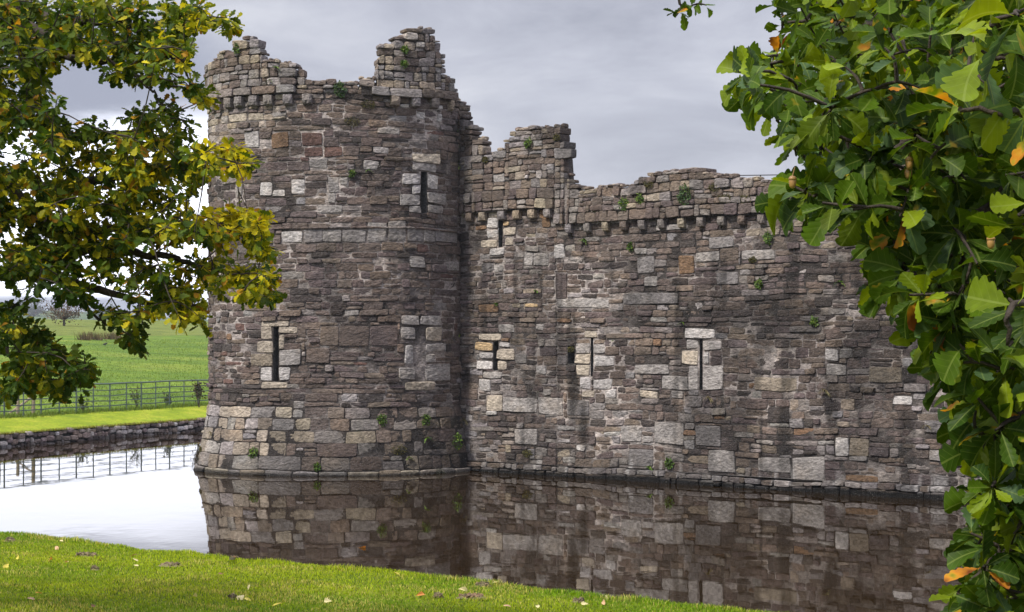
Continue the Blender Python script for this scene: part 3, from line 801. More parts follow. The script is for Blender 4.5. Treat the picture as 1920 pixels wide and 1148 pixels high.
slit_rects_w = [tuple(R(CW, [(*sl, 'x')])[0][:4]) for sl, st, rg in W_SLIT]
free_w = [r[:4] for r in W_FEAT] + slit_rects_w + [r[:4] for sl, st, rg in W_SLIT for r in R(CW, st)]
zl = [-.5, -.2, .14, .3]
left = courses([.3, ZC_L - .38, ZC_L], .12, .33); right = courses([.3, ZC_R - .38, ZC_R], .12, .30)
common = [z for z in right if z < ZC_R - .37]
fill(CW, w_dest, -1.0, S_END, zl, free_w, wprof, w_col, w_off, wmul=.8, split=.1)
fill(CW, w_dest, S_STEP, S_END, right, free_w, wprof, w_col, w_off, split=.26)
fill(CW, w_dest, -1.0, S_STEP, common + courses([common[-1], ZC_L - .3, ZC_L], .12, .3)[1:], free_w, wprof, w_col, w_off, split=.5, wmul=.85)
bk = lambda s, z: -random.uniform(.25, .45)
fill(CW, w_dest, S_STEP, S_END, courses([ZC_R, ZC_R + .3, 13.], .13, .3), free_w, wprof, w_col, w_off, wjump, wmul=.72, split=.25, backf=bk)
fill(CW, w_dest, -1.3, S_STEP, courses([ZC_L, ZC_L + .28, 13.], .14, .32), free_w, wprof, w_col, w_off, wjump, wmul=.75, split=.3, backf=bk)
for a, b, z0, z1, k in W_FEAT:
    (w_par if (z0 + z1) / 2 > zc((a + b) / 2) else w_wall).add(a, b, z0, z1, .015 + w_off((a + b) / 2, z0), -.12, np.array(PAL[k]) * random.uniform(.88, 1.1), rnd=.9)
rubble_cap(CW, w_par, -1., S_END - .5, wprof, .12, {'warm': 3, 'grey': 3, 'tan': 2, 'brown': 3}); rubble_cap(CW, w_par, -1., S_END - .5, wprof, -.08, {'warm': 3, 'grey': 3, 'tan': 2, 'brown': 3})
wss = ss_with(-1.2, S_END, .07, slit_rects_w)
w_plinth.grid(wss, np.arange(-.6, .31, .09), -.025, mortar_col(-.25))
w_plinth.raw([-1.2, S_END, S_END, -1.2], [.31, .31, .31, .31], [-.02, -.02, .12, .12], [[0, 1, 2, 3]], (.12, .1, .09))
w_wall.grid(wss, zrows(.3, ZC_L - .05, slit_rects_w), -.014, mortar_col(.10), lambda a, b: in_rects(slit_rects_w)(a, b) & (b < np.where(a < S_STEP, ZC_L, ZC_R)))
for lo, hi, z0 in ((-1.3, S_STEP, ZC_L), (S_STEP, S_END, ZC_R)):
    backing(w_par, np.append(np.arange(lo, hi, .05), hi), z0 - .04, 13., .075, -.42, wprof, [], -.05)
    w_par.raw([lo, hi, hi, lo], [z0 + .015] * 4, [-.05, -.05, .1, .1], [[0, 1, 2, 3]], (.1, .08, .075))
# the mass of the wall behind its facing
w_wall.raw([-1.2, S_END, S_END, -1.2], [-.6, -.6, ZC_R - .1, ZC_R - .1], [-1.6] * 4, [[0, 1, 2, 3]], (.14, .12, .11))
w_wall.raw([-1.2, S_END, S_END, -1.2], [ZC_R - .1] * 4, [-1.6, -1.6, -.3, -.3], [[0, 1, 2, 3]], (.14, .12, .11))
w_wall.raw([S_END] * 4, [-.6, ZC_R, ZC_R, -.6], [-1.6, -1.6, 0, 0], [[0, 1, 2, 3]], (.14, .12, .11))
for st, nm in ((w_wall, 'wall'), (w_plinth, 'plinth'), (w_par, 'parapet')): st.build(nm, curtain, stain=w_stain)
for sl, st, rg in W_SLIT: slit(CW, sl, st, curtain, .9, rg)
for px in (883, 908, 944, 972, 1001, 1030):
    corbel(CW, px, HOR - (ZC_L - .13 - EYE) * F / (CW.P[1] + CW.D[1] * CW.sz(px, 400)[0]), curtain, 20, 17, None if px != 908 else PAL['tan'])
for px in (1070, 1105, 1139, 1173, 1207, 1244, 1281, 1317, 1356, 1394, 1431, 1471, 1512, 1551, 1589, 1632, 1676, 1720, 1765, 1811, 1858, 1906):
    corbel(CW, px, HOR - (ZC_R - .15 - EYE) * F / (CW.P[1] + CW.D[1] * CW.sz(px, 400)[0]), curtain, 18, 18, None)
# thin dark rail along the wall head
g = Geo(); a = CW.map(*[np.array([x]) for x in (CW.sz(1326, 330)[0], CW.sz(1326, 329)[1], -.2)])[0]; b = CW.map(*[np.array([x]) for x in (CW.sz(1600, 330)[0], CW.sz(1600, 325)[1], -.2)])[0]
g.tube([a, b], .014, 6)
for t in (.02, .35, .7, .98):
    p = a + (b - a) * t; g.tube([p, p - np.array([0, 0, .35])], .018, 6)
tag(g.build('handrail', M_DARKRAIL, loc=a), 'thin dark metal handrail along the top of the curtain wall', 'handrail')

# ------------------------------------------------------------------ leaves
def leaf_template(ts, ws, cols, curl, fold, twist, skew):
    """cols: fractions across, odd count; returns verts (x across, y along, z up), quads, uv"""
    V, UV = [], []
    for t, w in zip(ts, ws):
        for c in cols:
            ww = w * (1 + skew * c)
            x = c * ww
            z = -curl * t * t + fold * abs(x) * 1.0 + twist * x * t
            V.append((x, t, z)); UV.append((x, t))
    k = len(cols); q = [[i * k + j, i * k + j + 1, (i + 1) * k + j + 1, (i + 1) * k + j] for i in range(len(ts) - 1) for j in range(k - 1)]
    return np.array(V), np.array(q), np.array(UV)


def oak_small(i):
    r = np.random.default_rng(i)
    ts = np.array([0, .1, .2, .3, .42, .53, .66, .77, .9, 1.0])
    ws = np.array([.008, .02, .15, .085, .25, .14, .31, .19, .22, .03]) * r.uniform(.9, 1.15)
    return leaf_template(ts + r.normal(0, .01, 10) * (ts > 0), ws, (-1, 0, 1), r.uniform(-.15, .4), r.uniform(.05, .5), r.uniform(-.8, .8), r.uniform(-.15, .15))


def oak_big(i):
    r = np.random.default_rng(100 + i)
    ts = np.concatenate([[0, .05, .1], np.linspace(.13, .965, 25), [.99, 1.0]])
    k = np.clip((ts - .09) / .91, 0, 1)
    env = .262 * r.uniform(.85, 1.15) * (k ** .85) * np.sqrt(np.clip(1 - k ** 3.6, 0, 1)) * 1.3
    L = r.uniform(4.6, 6.2); ph = r.uniform(0, 1)
    bump = np.abs(np.sin(math.pi * (L * ts ** .9 + ph))) ** .55
    lob = 1 + (.42 * bump - .29) * smooth(.14, .32, ts)
    ws = np.maximum(env * lob, .008)
    return leaf_template(ts, ws, (-1, -.55, 0, .55, 1), r.uniform(-.15, .7), r.uniform(.05, .75), r.uniform(-1.3, 1.3), r.uniform(-.2, .2))


SM = [oak_small(i) for i in range(8)]
BG = [oak_big(i) for i in range(12)]


def leaves(tmpl, O, Yv, Zv, scale, colr, age=None):
    """instances the leaf templates into arrays"""
    O, Yv, Zv = [np.asarray(x, float) for x in (O, Yv, Zv)]
    Yv = Yv / np.linalg.norm(Yv, axis=1)[:, None]
    Zv = Zv - (Zv * Yv).sum(1)[:, None] * Yv; Zv /= np.linalg.norm(Zv, axis=1)[:, None] + 1e-9
    X = np.cross(Yv, Zv)
    ti = rng.integers(0, len(tmpl), len(O))
    V, Q, UV, CO, AG, n = [], [], [], [], [], 0
    for k, (tv, tq, tuv) in enumerate(tmpl):
        m = np.where(ti == k)[0]
        if not len(m): continue
        sc = scale[m][:, None, None]
        v = O[m][:, None] + sc * (tv[None, :, 0:1] * X[m][:, None] + tv[None, :, 1:2] * Yv[m][:, None] + tv[None, :, 2:3] * Zv[m][:, None])
        nv = len(tv)
        Q.append((tq[None] + (np.arange(len(m)) * nv)[:, None, None] + n).reshape(-1, 4))
        V.append(v.reshape(-1, 3)); UV.append(np.tile(tuv, (len(m), 1))); CO.append(np.repeat(colr[m], nv, 0))
        if age is not None: AG.append(np.repeat(age[m], nv))
        n += len(m) * nv
    return np.concatenate(V), np.concatenate(Q), np.concatenate(UV), np.concatenate(CO), (np.concatenate(AG) if age is not None else None)


def unit(v): return v / (np.linalg.norm(v, axis=-1, keepdims=True) + 1e-9)


def twigs(geo, nodes, tips, rad0, rad1, sag=.12, seg=5):
    """a thin curved twig from the nearest skeleton point to every tip; returns tip directions"""
    dirs = np.zeros((len(tips), 3))
    near = np.array([np.min(np.linalg.norm(nodes - t, axis=1)) for t in tips])
    buf = np.empty((len(nodes) + 3 * len(tips), 3)); buf[:len(nodes)] = nodes; m_n = len(nodes)
    for ti in np.argsort(near):
        t = tips[ti]
        d = np.linalg.norm(buf[:m_n] - t, axis=1)
        b = buf[int(np.argmin(d))]
        m = (b + t) / 2 + np.array([random.uniform(-.5, .5), random.uniform(-.5, .5), random.uniform(-.2, .9)]) * sag * np.linalg.norm(t - b)
        p = spline([b, m, t], seg)
        geo.tube(p, np.linspace(rad0, rad1, seg), 4, cap=False)
        buf[m_n:m_n + 3] = p[1:4]; m_n += 3
        dirs[ti] = p[-1] - p[-2]
    return unit(dirs)


# ------------------------------------------------------------------ oak on the left, turning yellow
oak1 = empty('oak_tree', (-6.2, 10.6, 2.0), 'oak tree with yellowing leaves overhanging the grass from the left', 'tree')
def PX(px, py, d): return ray(px, py, d)
TR = np.array([-6.2, 10.6, 2.0])
limbs = [  # (list of (px, py, depth)), start radius, end radius
    ([(-420, 160, 10.5), (-150, 70, 10.2), (0, 27, 10), (45, 25, 10), (105, 40, 9.9), (167, 44, 9.8), (244, 46, 9.8), (300, 42, 9.8), (360, 30, 9.7)], .055, .006),
    ([(-150, 70, 10.2), (0, 46, 9.8), (70, 60, 9.7), (140, 88, 9.6), (181, 94, 9.6), (240, 85, 9.5), (300, 100, 9.5), (350, 120, 9.5)], .04, .006),
    ([(0, 46, 9.8), (50, 92, 9.6), (122, 105, 9.5), (188, 115, 9.4), (216, 126, 9.4), (262, 148, 9.4), (320, 158, 9.4), (372, 178, 9.4)], .026, .004),
    ([(255, 146, 9.4), (280, 166, 9.4), (293, 180, 9.4), (303, 200, 9.4)], .008, .004),
    ([(-420, 160, 10.5), (-160, 300, 10.3), (0, 330, 10), (90, 350, 9.9), (180, 340, 9.9), (270, 325, 9.8), (350, 310, 9.8), (430, 292, 9.8)], .05, .006),
    ([(-160, 300, 10.3), (-40, 230, 10.2), (60, 225, 10), (150, 255, 10), (230, 250, 9.8), (320, 240, 9.8)], .03, .005),
    ([(-420, 420, 10.6), (-120, 510, 10.2), (0, 514, 9.9), (70, 517, 9.9), (150, 537, 9.8), (216, 555, 9.8), (270, 565, 9.8), (330, 572, 9.7)], .05, .006),
    ([(0, 514, 9.9), (90, 480, 9.8), (190, 470, 9.8), (280, 478, 9.7), (335, 488, 9.7), (372, 503, 9.7), (430, 510, 9.6), (505, 520, 9.6)], .03, .005),
    ([(139, 544, 9.8), (174, 589, 9.7), (195, 605, 9.6), (216, 617, 9.6), (254, 640, 9.6)], .010, .003),
    ([(0, 330, 10), (80, 410, 9.7), (170, 430, 9.7), (270, 420, 9.6), (360, 420, 9.6), (430, 425, 9.6), (490, 440, 9.6)], .03, .005),
    ([(-420, 420, 10.6), (-120, 610, 10.1), (0, 617, 9.6), (50, 633, 9.5), (95, 655, 9.5), (135, 680, 9.4)], .03, .005),
    ([(0, 617, 9.6), (20, 670, 9.5), (45, 705, 9.5)], .012, .004)]
gb = Geo(); nodes = []
for pts, r0, r1 in limbs:
    p = spline([PX(*q) for q in pts], len(pts) * 5)
    p = p + .012 * np.stack([vnoise(np.arange(len(p)) * .6, 0 * np.arange(len(p)), k, 5) for k in range(3)], -1)
    gb.tube(p, np.linspace(r0, r1, len(p)), 7)
    nodes.append(p[2:])
hub1, hub2 = PX(-420, 160, 10.5), PX(-420, 420, 10.6)
gb.tube(spline([TR, TR + [.1, 0, 1.2], TR + [.25, 0, 2.2], hub2 + [-.5, .1, .3], hub2], 14), np.linspace(.34, .06, 14), 12)
gb.tube(spline([TR + [.12, 0, 1.4], TR + [.2, .05, 2.6], hub1 + [-.6, 0, .2], hub1], 12), np.linspace(.24, .06, 12), 10)
gb.tube(spline([TR + [.1, 0, 1.4], TR + [-.1, .1, 3.2], TR + [-.4, 0, 5.6]], 10), np.linspace(.24, .05, 10), 10)
nodes = np.concatenate(nodes)
# (px, py, rx, ry, clusters, yellow share 0..1, lightness: sunlit tips and shaded low sprays put into leaf colour)
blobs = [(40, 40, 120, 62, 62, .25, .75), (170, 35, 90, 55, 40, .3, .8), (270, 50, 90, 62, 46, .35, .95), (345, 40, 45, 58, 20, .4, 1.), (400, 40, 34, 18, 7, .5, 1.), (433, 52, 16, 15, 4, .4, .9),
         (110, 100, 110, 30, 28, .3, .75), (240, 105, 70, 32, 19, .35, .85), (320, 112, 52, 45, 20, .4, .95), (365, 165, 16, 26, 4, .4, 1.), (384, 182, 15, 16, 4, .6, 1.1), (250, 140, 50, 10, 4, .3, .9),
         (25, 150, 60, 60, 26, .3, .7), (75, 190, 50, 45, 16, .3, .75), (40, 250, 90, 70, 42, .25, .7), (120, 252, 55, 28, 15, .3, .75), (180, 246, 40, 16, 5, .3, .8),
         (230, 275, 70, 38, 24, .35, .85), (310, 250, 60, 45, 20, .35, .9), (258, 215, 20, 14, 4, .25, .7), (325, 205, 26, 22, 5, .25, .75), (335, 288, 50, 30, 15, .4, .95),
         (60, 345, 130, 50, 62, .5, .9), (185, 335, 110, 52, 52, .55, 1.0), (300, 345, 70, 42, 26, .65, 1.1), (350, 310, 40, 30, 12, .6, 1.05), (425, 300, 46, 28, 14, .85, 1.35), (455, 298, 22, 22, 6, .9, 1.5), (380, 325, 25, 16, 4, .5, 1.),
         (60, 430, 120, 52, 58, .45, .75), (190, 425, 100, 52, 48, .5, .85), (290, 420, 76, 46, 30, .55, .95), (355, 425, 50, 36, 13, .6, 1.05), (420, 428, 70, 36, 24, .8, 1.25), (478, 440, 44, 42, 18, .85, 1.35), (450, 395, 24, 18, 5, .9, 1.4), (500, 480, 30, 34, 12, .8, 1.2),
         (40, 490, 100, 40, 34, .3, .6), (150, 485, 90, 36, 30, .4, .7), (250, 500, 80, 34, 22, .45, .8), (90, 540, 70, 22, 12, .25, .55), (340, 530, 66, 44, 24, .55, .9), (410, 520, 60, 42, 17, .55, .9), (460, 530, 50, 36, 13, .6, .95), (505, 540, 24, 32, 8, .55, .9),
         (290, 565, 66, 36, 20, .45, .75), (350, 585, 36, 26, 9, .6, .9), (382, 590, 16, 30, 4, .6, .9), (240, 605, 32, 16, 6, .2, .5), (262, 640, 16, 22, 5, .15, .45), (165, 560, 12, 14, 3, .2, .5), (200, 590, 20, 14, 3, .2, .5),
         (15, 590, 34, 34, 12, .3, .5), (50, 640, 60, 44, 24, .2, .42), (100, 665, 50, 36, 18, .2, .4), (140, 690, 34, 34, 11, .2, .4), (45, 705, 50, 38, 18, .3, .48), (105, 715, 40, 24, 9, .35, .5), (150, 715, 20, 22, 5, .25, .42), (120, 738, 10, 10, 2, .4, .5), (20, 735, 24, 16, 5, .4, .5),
         (-350, 420, 120, 200, 60, .3, .7), (-560, 330, 150, 220, 70, .3, .7), (-760, 300, 150, 260, 70, .3, .7), (-500, 80, 180, 140, 50, .3, .7), (-760, 0, 180, 140, 40, .3, .7), (-300, 150, 100, 160, 30, .3, .7),  # crown out of view on the left, extended to shade the lawn
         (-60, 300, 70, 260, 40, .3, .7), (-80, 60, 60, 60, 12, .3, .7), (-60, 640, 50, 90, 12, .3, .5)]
GREEN, OLIVE, YEL, ORG = np.array([.032, .066, .008]), np.array([.085, .122, .008]), np.array([.52, .44, .015]), np.array([.42, .22, .018])
tips, tinfo = [], []
blobs += [(-250, 330, 150, 140, 130, .3, .7, 11.2), (-520, 300, 200, 180, 130, .3, .7, 11.2), (-330, 120, 200, 110, 80, .3, .7, 11.)]  # unseen foliage left of the frame, added to shade the lower left lawn
for cx, cy, rx, ry, k, ye, li, *dd in blobs:
    for _ in range(int(k * 1.12)):
        a = random.uniform(0, 2 * math.pi); r = math.sqrt(random.random())
        px, py = cx + rx * r * math.cos(a) * .93, cy + ry * r * math.sin(a) * .93
        d = (dd[0] if dd else 9.65) + random.gauss(0, .42)
        tips.append(PX(px, py, d)); tinfo.append((ye, li))
tips = np.array(tips); tinfo = np.array(tinfo)
tdir = twigs(gb, nodes, tips, .0045, .002)
O_, Y_, Z_, S_, C_ = [], [], [], [], []
for t, d, (ye, li) in zip(tips, tdir, tinfo):
    k = random.randint(13, 19)
    cl = random.gauss(ye, .22)
    for i in range(k):
        rad = unit(np.array([random.gauss(0, 1), random.gauss(0, 1), random.gauss(-.1, .7)]))
        y = unit(d * .35 + rad * .9 + np.array([0, 0, -.25]))
        o = t + y * random.uniform(.0, .03) - d * random.uniform(0, .07)
        O_.append(o); Y_.append(y); Z_.append(unit(np.array([random.gauss(0, .55), random.gauss(-.25, .55), 1.])))
        S_.append(random.uniform(.038, .066))
        q = np.clip(cl + random.gauss(0, .25), 0, 1.3)
        c = GREEN + (OLIVE - GREEN) * min(1, q * 2.2)
        if q > .5: c = c + (YEL - c) * min(1, (q - .5) * 1.5)
        if random.random() < .02 + .03 * ye: c = ORG * random.uniform(.5, 1.)
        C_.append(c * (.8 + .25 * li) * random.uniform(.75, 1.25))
v, q, uv, co, _ = leaves(SM, O_, Y_, Z_, np.array(S_), np.array(C_))
gb.build('trunk', M_BARK, oak1, shade=True)
child('crown', v, [q], M_LEAF_L, oak1, col=co, uv=uv, shade=False)
print('left leaves', len(O_))

# ------------------------------------------------------------------ oak on the right, close to the lens, green
oak2 = empty('oak_tree', (2.6, 4.9, 2.2), 'oak tree with large green lobed leaves and acorns close on the right', 'tree')
TR2 = np.array([2.6, 4.9, 2.2])
limbs = [
    ([(2600, -60, 3.9), (2150, -20, 3.7), (1960, 20, 3.4), (1880, 60, 3.3), (1804, 131, 3.2), (1754, 209, 3.15), (1733, 232, 3.1), (1697, 273, 3.1), (1658, 305, 3.05), (1626, 323, 3.), (1573, 351, 3.), (1531, 369, 3.)], .03, .003),
    ([(1800, 135, 3.2), (1760, 170, 3.3), (1701, 191, 3.35), (1623, 193, 3.4), (1570, 188, 3.4), (1510, 184, 3.4), (1453, 163, 3.4), (1408, 138, 3.4)], .010, .0025),
    ([(2150, -20, 3.7), (1960, -20, 3.9), (1800, 10, 4.1), (1680, 40, 4.2), (1570, 45, 4.3), (1480, 40, 4.3)], .02, .003),
    ([(1570, 45, 4.3), (1530, 90, 4.2), (1490, 110, 4.1)], .006, .002),
    ([(2600, 500, 4.0), (2150, 560, 3.5), (1980, 610, 3.1), (1920, 600, 3.05), (1836, 576, 3.), (1805, 562, 3.), (1767, 555, 3.), (1735, 538, 3.), (1676, 531, 3.), (1625, 535, 3.)], .022, .003),
    ([(1803, 560, 3.), (1808, 520, 3.), (1803, 478, 2.95), (1806, 440, 2.9)], .006, .003),
    ([(2150, 300, 3.6), (1990, 330, 3.2), (1900, 350, 3.1), (1840, 400, 3.1), (1760, 420, 3.1), (1680, 440, 3.1), (1640, 450, 3.1)], .014, .003),
    ([(2150, 560, 3.5), (2000, 700, 3.1), (1930, 760, 3.), (1880, 800, 2.95), (1840, 810, 2.95)], .014, .003),
    ([(2000, 700, 3.1), (1960, 860, 3.), (1920, 920, 2.95), (1880, 930, 2.95), (1840, 925, 2.95)], .012, .003),
    ([(1960, 860, 3.), (1950, 1000, 2.95), (1900, 1030, 2.9), (1860, 1050, 2.9), (1825, 1085, 2.9), (1800, 1110, 2.9)], .008, .002),
    ([(1930, 130, 2.7), (1890, 70, 2.5), (1860, 45, 2.4)], .006, .003),
    ([(2150, 300, 3.6), (1980, 170, 2.8), (1930, 90, 2.55), (1870, 108, 2.45)], .01, .003),
    ([(1733, 232, 3.1), (1650, 225, 3.2), (1560, 240, 3.3), (1470, 240, 3.4)], .006, .002),
    ([(2150, 300, 3.6), (2000, 380, 2.8), (1912, 400, 2.6)], .008, .003), ([(2150, 560, 3.5), (2010, 560, 2.7), (1900, 575, 2.5), (1890, 645, 2.5)], .008, .003), ([(2150, 300, 3.6), (1990, 240, 2.7), (1905, 215, 2.5), (1800, 205, 2.5)], .008, .003),
    ([(1680, 440, 3.1), (1720, 620, 3.1), (1760, 680, 3.1)], .006, .002),
    ([(1200, -220, 5.6), (1240, -60, 5.5), (1270, 0, 5.5), (1290, 15, 5.5)], .008, .003)]
gb = Geo(); nodes = []
for pts, r0, r1 in limbs:
    p = spline([PX(*q) for q in pts], len(pts) * 5)
    p = p + .006 * np.stack([vnoise(np.arange(len(p)) * .7, 0 * np.arange(len(p)), k, 15) for k in range(3)], -1)
    gb.tube(p, np.linspace(r0, r1, len(p)), 7)
    nodes.append(p)
h1, h2, h3 = PX(2600, -60, 3.9), PX(2600, 500, 4.0), PX(2150, 300, 3.6)
gb.tube(spline([TR2, TR2 + [0, 0, 1.2], h2 + [.3, .3, .1], h2], 10), np.linspace(.26, .024, 10), 10)
gb.tube(spline([TR2 + [0, 0, 1.], TR2 + [.05, 0, 2.2], h1 + [.3, .3, .1], h1], 10), np.linspace(.24, .032, 10), 10)
gb.tube(spline([h2 + [.3, .3, .1], h3 + [.4, .2, .05], h3], 8), np.linspace(.05, .015, 8), 8)
gb.tube(spline([TR2 + [.05, 0, 2.2], PX(1900, -700, 5.6), PX(1400, -480, 5.6), PX(1200, -220, 5.6)], 12), np.linspace(.08, .008, 12), 8)
nodes = np.concatenate(nodes)
bnd = [(1440, -60), (1445, 40), (1450, 70), (1380, 95), (1350, 130), (1375, 175), (1420, 215), (1440, 270), (1500, 275), (1520, 300), (1440, 335), (1425, 370), (1450, 395), (1560, 395), (1600, 430), (1625, 470), (1612, 510), (1625, 560), (1690, 575), (1705, 610), (1700, 640),
       (1725, 680), (1735, 720), (1780, 740), (1790, 790), (1790, 850), (1835, 880), (1800, 915), (1830, 950), (1850, 990), (1790, 1020), (1770, 1080), (1790, 1200)]
by, bx = np.array([p[1] for p in bnd], float), np.array([p[0] for p in bnd], float)
o = np.argsort(by); by, bx = by[o], bx[o]
tips, tinfo = [], []
def tip(px, py, d, sz=1., ye=.2, n=None): tips.append(PX(px, py, d)); tinfo.append((sz, ye, n or random.randint(6, 9)))
# outline rosettes where the photograph shows them
for px, py, d, sz, ye, n in [(1408, 112, 3.4, 1, .25, 6), (1400, 170, 3.4, .95, .15, 6), (1455, 130, 3.4, 1, .3, 6), (1455, 225, 3.4, .8, .2, 4), (1468, 262, 3.4, .75, .2, 4), (1500, 210, 3.4, .9, .2, 5), (1490, 350, 3.0, 1.1, .35, 4), (1520, 372, 3.0, 1.1, .4, 6), (1548, 320, 3.0, 1, .5, 4), (1590, 355, 3, 1, .3, 5),
                             (1640, 445, 3.1, .9, .3, 5), (1650, 475, 3.1, .9, .4, 4), (1645, 528, 3., .95, .5, 5), (1690, 500, 3., 1, .35, 6), (1730, 600, 3., 1, .2, 5), (1745, 640, 3., 1, .3, 5), (1760, 690, 3., 1, .35, 5), (1808, 476, 2.9, 1.1, .1, 6), (1830, 770, 2.95, 1, .5, 6), (1822, 815, 2.95, 1, .4, 5), (1845, 850, 2.95, .9, .3, 4),
                             (1862, 900, 2.95, 1.15, .25, 6), (1838, 930, 2.95, .9, .2, 4), (1880, 955, 2.95, 1, .3, 5), (1820, 1000, 2.9, .8, .2, 3), (1800, 1098, 2.9, .9, .35, 5), (1850, 1075, 2.9, 1, .2, 5), (1870, 1020, 2.9, 1, .25, 4), (1815, 1130, 2.9, .9, .2, 4), (1905, 1120, 2.9, 1, .3, 5),
                             (1860, 35, 2.4, 1.1, .6, 6), (1885, 110, 2.45, 1.15, .6, 5), (1840, 95, 2.45, 1.15, .7, 3), (1800, 200, 2.5, 1.2, .4, 4), (1890, 560, 2.5, 1.3, .6, 4), (1900, 640, 2.5, 1.2, .45, 4), (1910, 30, 2.3, 1.1, .6, 5), (1912, 400, 2.6, 1.1, .5, 5), (1905, 215, 2.5, 1.1, .45, 4)]:
    tip(px, py, d, sz * 1.12, ye, n)
    tip(px + random.uniform(10, 50), py + random.uniform(-35, 35), d + random.uniform(.05, .3), sz, ye, n)
for _ in range(1350):                         # the dense body of the crown
    py = random.uniform(-80, 1210)
    x0 = np.interp(py, by, bx) + 30
    px = x0 + (2060 - x0) * random.random() ** .9
    if 850 < py and random.random() < .45 and px < 1905: continue
    d = (random.uniform(2.8, 3.6) if random.random() < .45 else random.uniform(3.6, 5.2)) if py > 120 or px > 1650 else random.uniform(3.6, 5.0)
    tip(px, py, d, random.uniform(.85, 1.08), random.choice([.05, .1, .2, .3, .45]))
for _ in range(110):                           # smaller, farther sprays at the top
    px, py = random.uniform(1490, 1760), random.uniform(-60, 90); tip(px, py, random.uniform(4.3, 5.2), .95, .05)
for px, py in ((1275, 5), (1290, 20), (1310, 8), (1268, 30), (1325, 10), (1283, -20)): tip(px, py, 5.5, .8, .05, 3)
for px, py in ((1455, 5), (1470, 30), (1460, 60), (1480, -20)): tip(px, py, 4.4, .8, .1, 4)
tips = np.array(tips)
tdir = twigs(gb, nodes, tips, .0034, .0020, .18)
GR, DG, YG, BL = np.array([.075, .135, .005]), np.array([.022, .050, .005]), np.array([.19, .25, .008]), np.array([.055, .10, .040])
O_, Y_, Z_, S_, C_, A_ = [], [], [], [], [], []
for t, d, (sz, ye, n) in zip(tips, tdir, tinfo):
    ph = random.uniform(0, 6.28); base = unit(d + np.array([0, -.2, .25]))
    ax = unit(np.cross(base, [0.3, .2, 1.])); ay = np.cross(base, ax)
    for i in range(n):
        a = ph + i * 2.4 + random.gauss(0, .25)
        rad = ax * math.cos(a) + ay * math.sin(a)
        y = unit(rad * random.uniform(.8, 1.1) + base * random.uniform(.15, .8) + np.array([0, 0, -.22]))
        O_.append(t + rad * .004 - base * random.uniform(0, .035)); Y_.append(y)
        Z_.append(unit(base * .5 + np.array([random.gauss(0, .65), -.25 + random.gauss(0, .65), .75])))
        S_.append(sz * random.uniform(.038, .070))
        r = random.random()
        c = DG + (GR - DG) * random.random() ** 1.3
        if r < ye: c = c + (YG - c) * random.uniform(.3, 1.)
        elif r > .9: c = BL * random.uniform(.8, 1.3)
        C_.append(c * random.uniform(.8, 1.2)); A_.append(random.choice([0, .05, .12, .18, .25, .32]) + (.25 if random.random() < .03 else 0) + (.30 if random.random() < .012 else 0))
v, q, uv, co, ag = leaves(BG, O_, Y_, Z_, np.array(S_), np.array(C_), np.array(A_))
gb.build('trunk', M_BARK, oak2, shade=True)
child('crown', v, [q], M_LEAF_R, oak2, col=co, uv=uv, age=ag, shade=True)
print('right leaves', len(O_))
for px, py, d in ((1705, 306, 2.85), (1703, 324, 2.86), (1486, 342, 2.9), (1858, 455, 2.75)):
    p = PX(px, py, d); g = Geo()
    prof = [(0, -.010), (.003, -.009), (.005, -.006), (.0060, -.001), (.0058, .004), (.0055, .005)]
    g.tube([p + [0, 0, z] for r, z in prof], [max(r, .0006) for r, z in prof], 10, (1, 1, 1))
    g.tube([p + [0, 0, .0035], p + [0, 0, .0065], p + [0, 0, .0095], p + [0, 0, .0105], p + [.004, .002, .024]], [.0064, .0066, .004, .0009, .0008], 10)
    g.build('acorn', M_ACORN, oak2, shade=True)

# ------------------------------------------------------------------ near lawn
E0, E1 = np.array([-4.70, 16.96]), np.array([1.66, 12.0])
ED = (E1 - E0) / np.linalg.norm(E1 - E0); EN = np.array([ED[1], -ED[0]]); EN = EN if EN[1] < 0 else -EN      # EN points to the camera
def lawn_z(u, v):
    z = 2.175 + .145 * (1 - np.exp(-np.maximum(v, 0) / 3.5)) * 1.0
    z = z + np.where(v < 0, -.75 * (np.sqrt(v * v + .05) - np.sqrt(.05)), 0)
    return z + .03 * fbm(u * .5, v * .5, 0, 61) + .012 * fbm(u * 2.4, v * 2.4, 0, 63)
def lawn_pt(u, v):
    w = -.03 + .09 * vnoise(u * .5, 0 * u, 0, 64) + .06 * vnoise(u * 1.7, 0 * u, 0, 65) + .035 * vnoise(u * 6, 0 * u, 0, 66)
    k = np.exp(-np.abs(v) / 1.0)
    p = E0[None] + ED[None] * u[:, None] + EN[None] * (v + w * k)[:, None]
    return np.column_stack([p, lawn_z(u, v)])
def lawn_inv(px, py):
    Y = 12.
    for _ in range(6):
        p = ray(px, py, Y); d = p[:2] - E0; z = float(lawn_z(np.array([d @ ED]), np.array([d @ EN]))[0])
        Y = (EYE - z) * F / (py - HOR)
    p = ray(px, py, Y); p[2] = z; return p
uu = np.concatenate([np.linspace(-60, -6, 20, endpoint=False), np.arange(-6, 14, .1), np.linspace(14, 60, 16)])
vv = np.concatenate([np.linspace(-4.2, -1.0, 8, endpoint=False), np.arange(-1.0, 6, .1), np.linspace(6, 40, 16)])
U, Vv = np.meshgrid(uu, vv, indexing='ij'); u_, v_ = U.ravel(), Vv.ravel()
idx = np.arange(U.size).reshape(U.shape)
q = np.stack([idx[:-1, :-1], idx[1:, :-1], idx[1:, 1:], idx[:-1, 1:]], -1).reshape(-1, 4)
M_LAWN = mat_ground('lawn_ground', [(.3, (.06, .10, .005)), (.5, (.13, .18, .006)), (.7, (.24, .24, .03))], .9, 22, bump=.03)
tag(make_mesh('lawn', lawn_pt(u_, v_), [q], M_LAWN, shade=True), kind='structure')
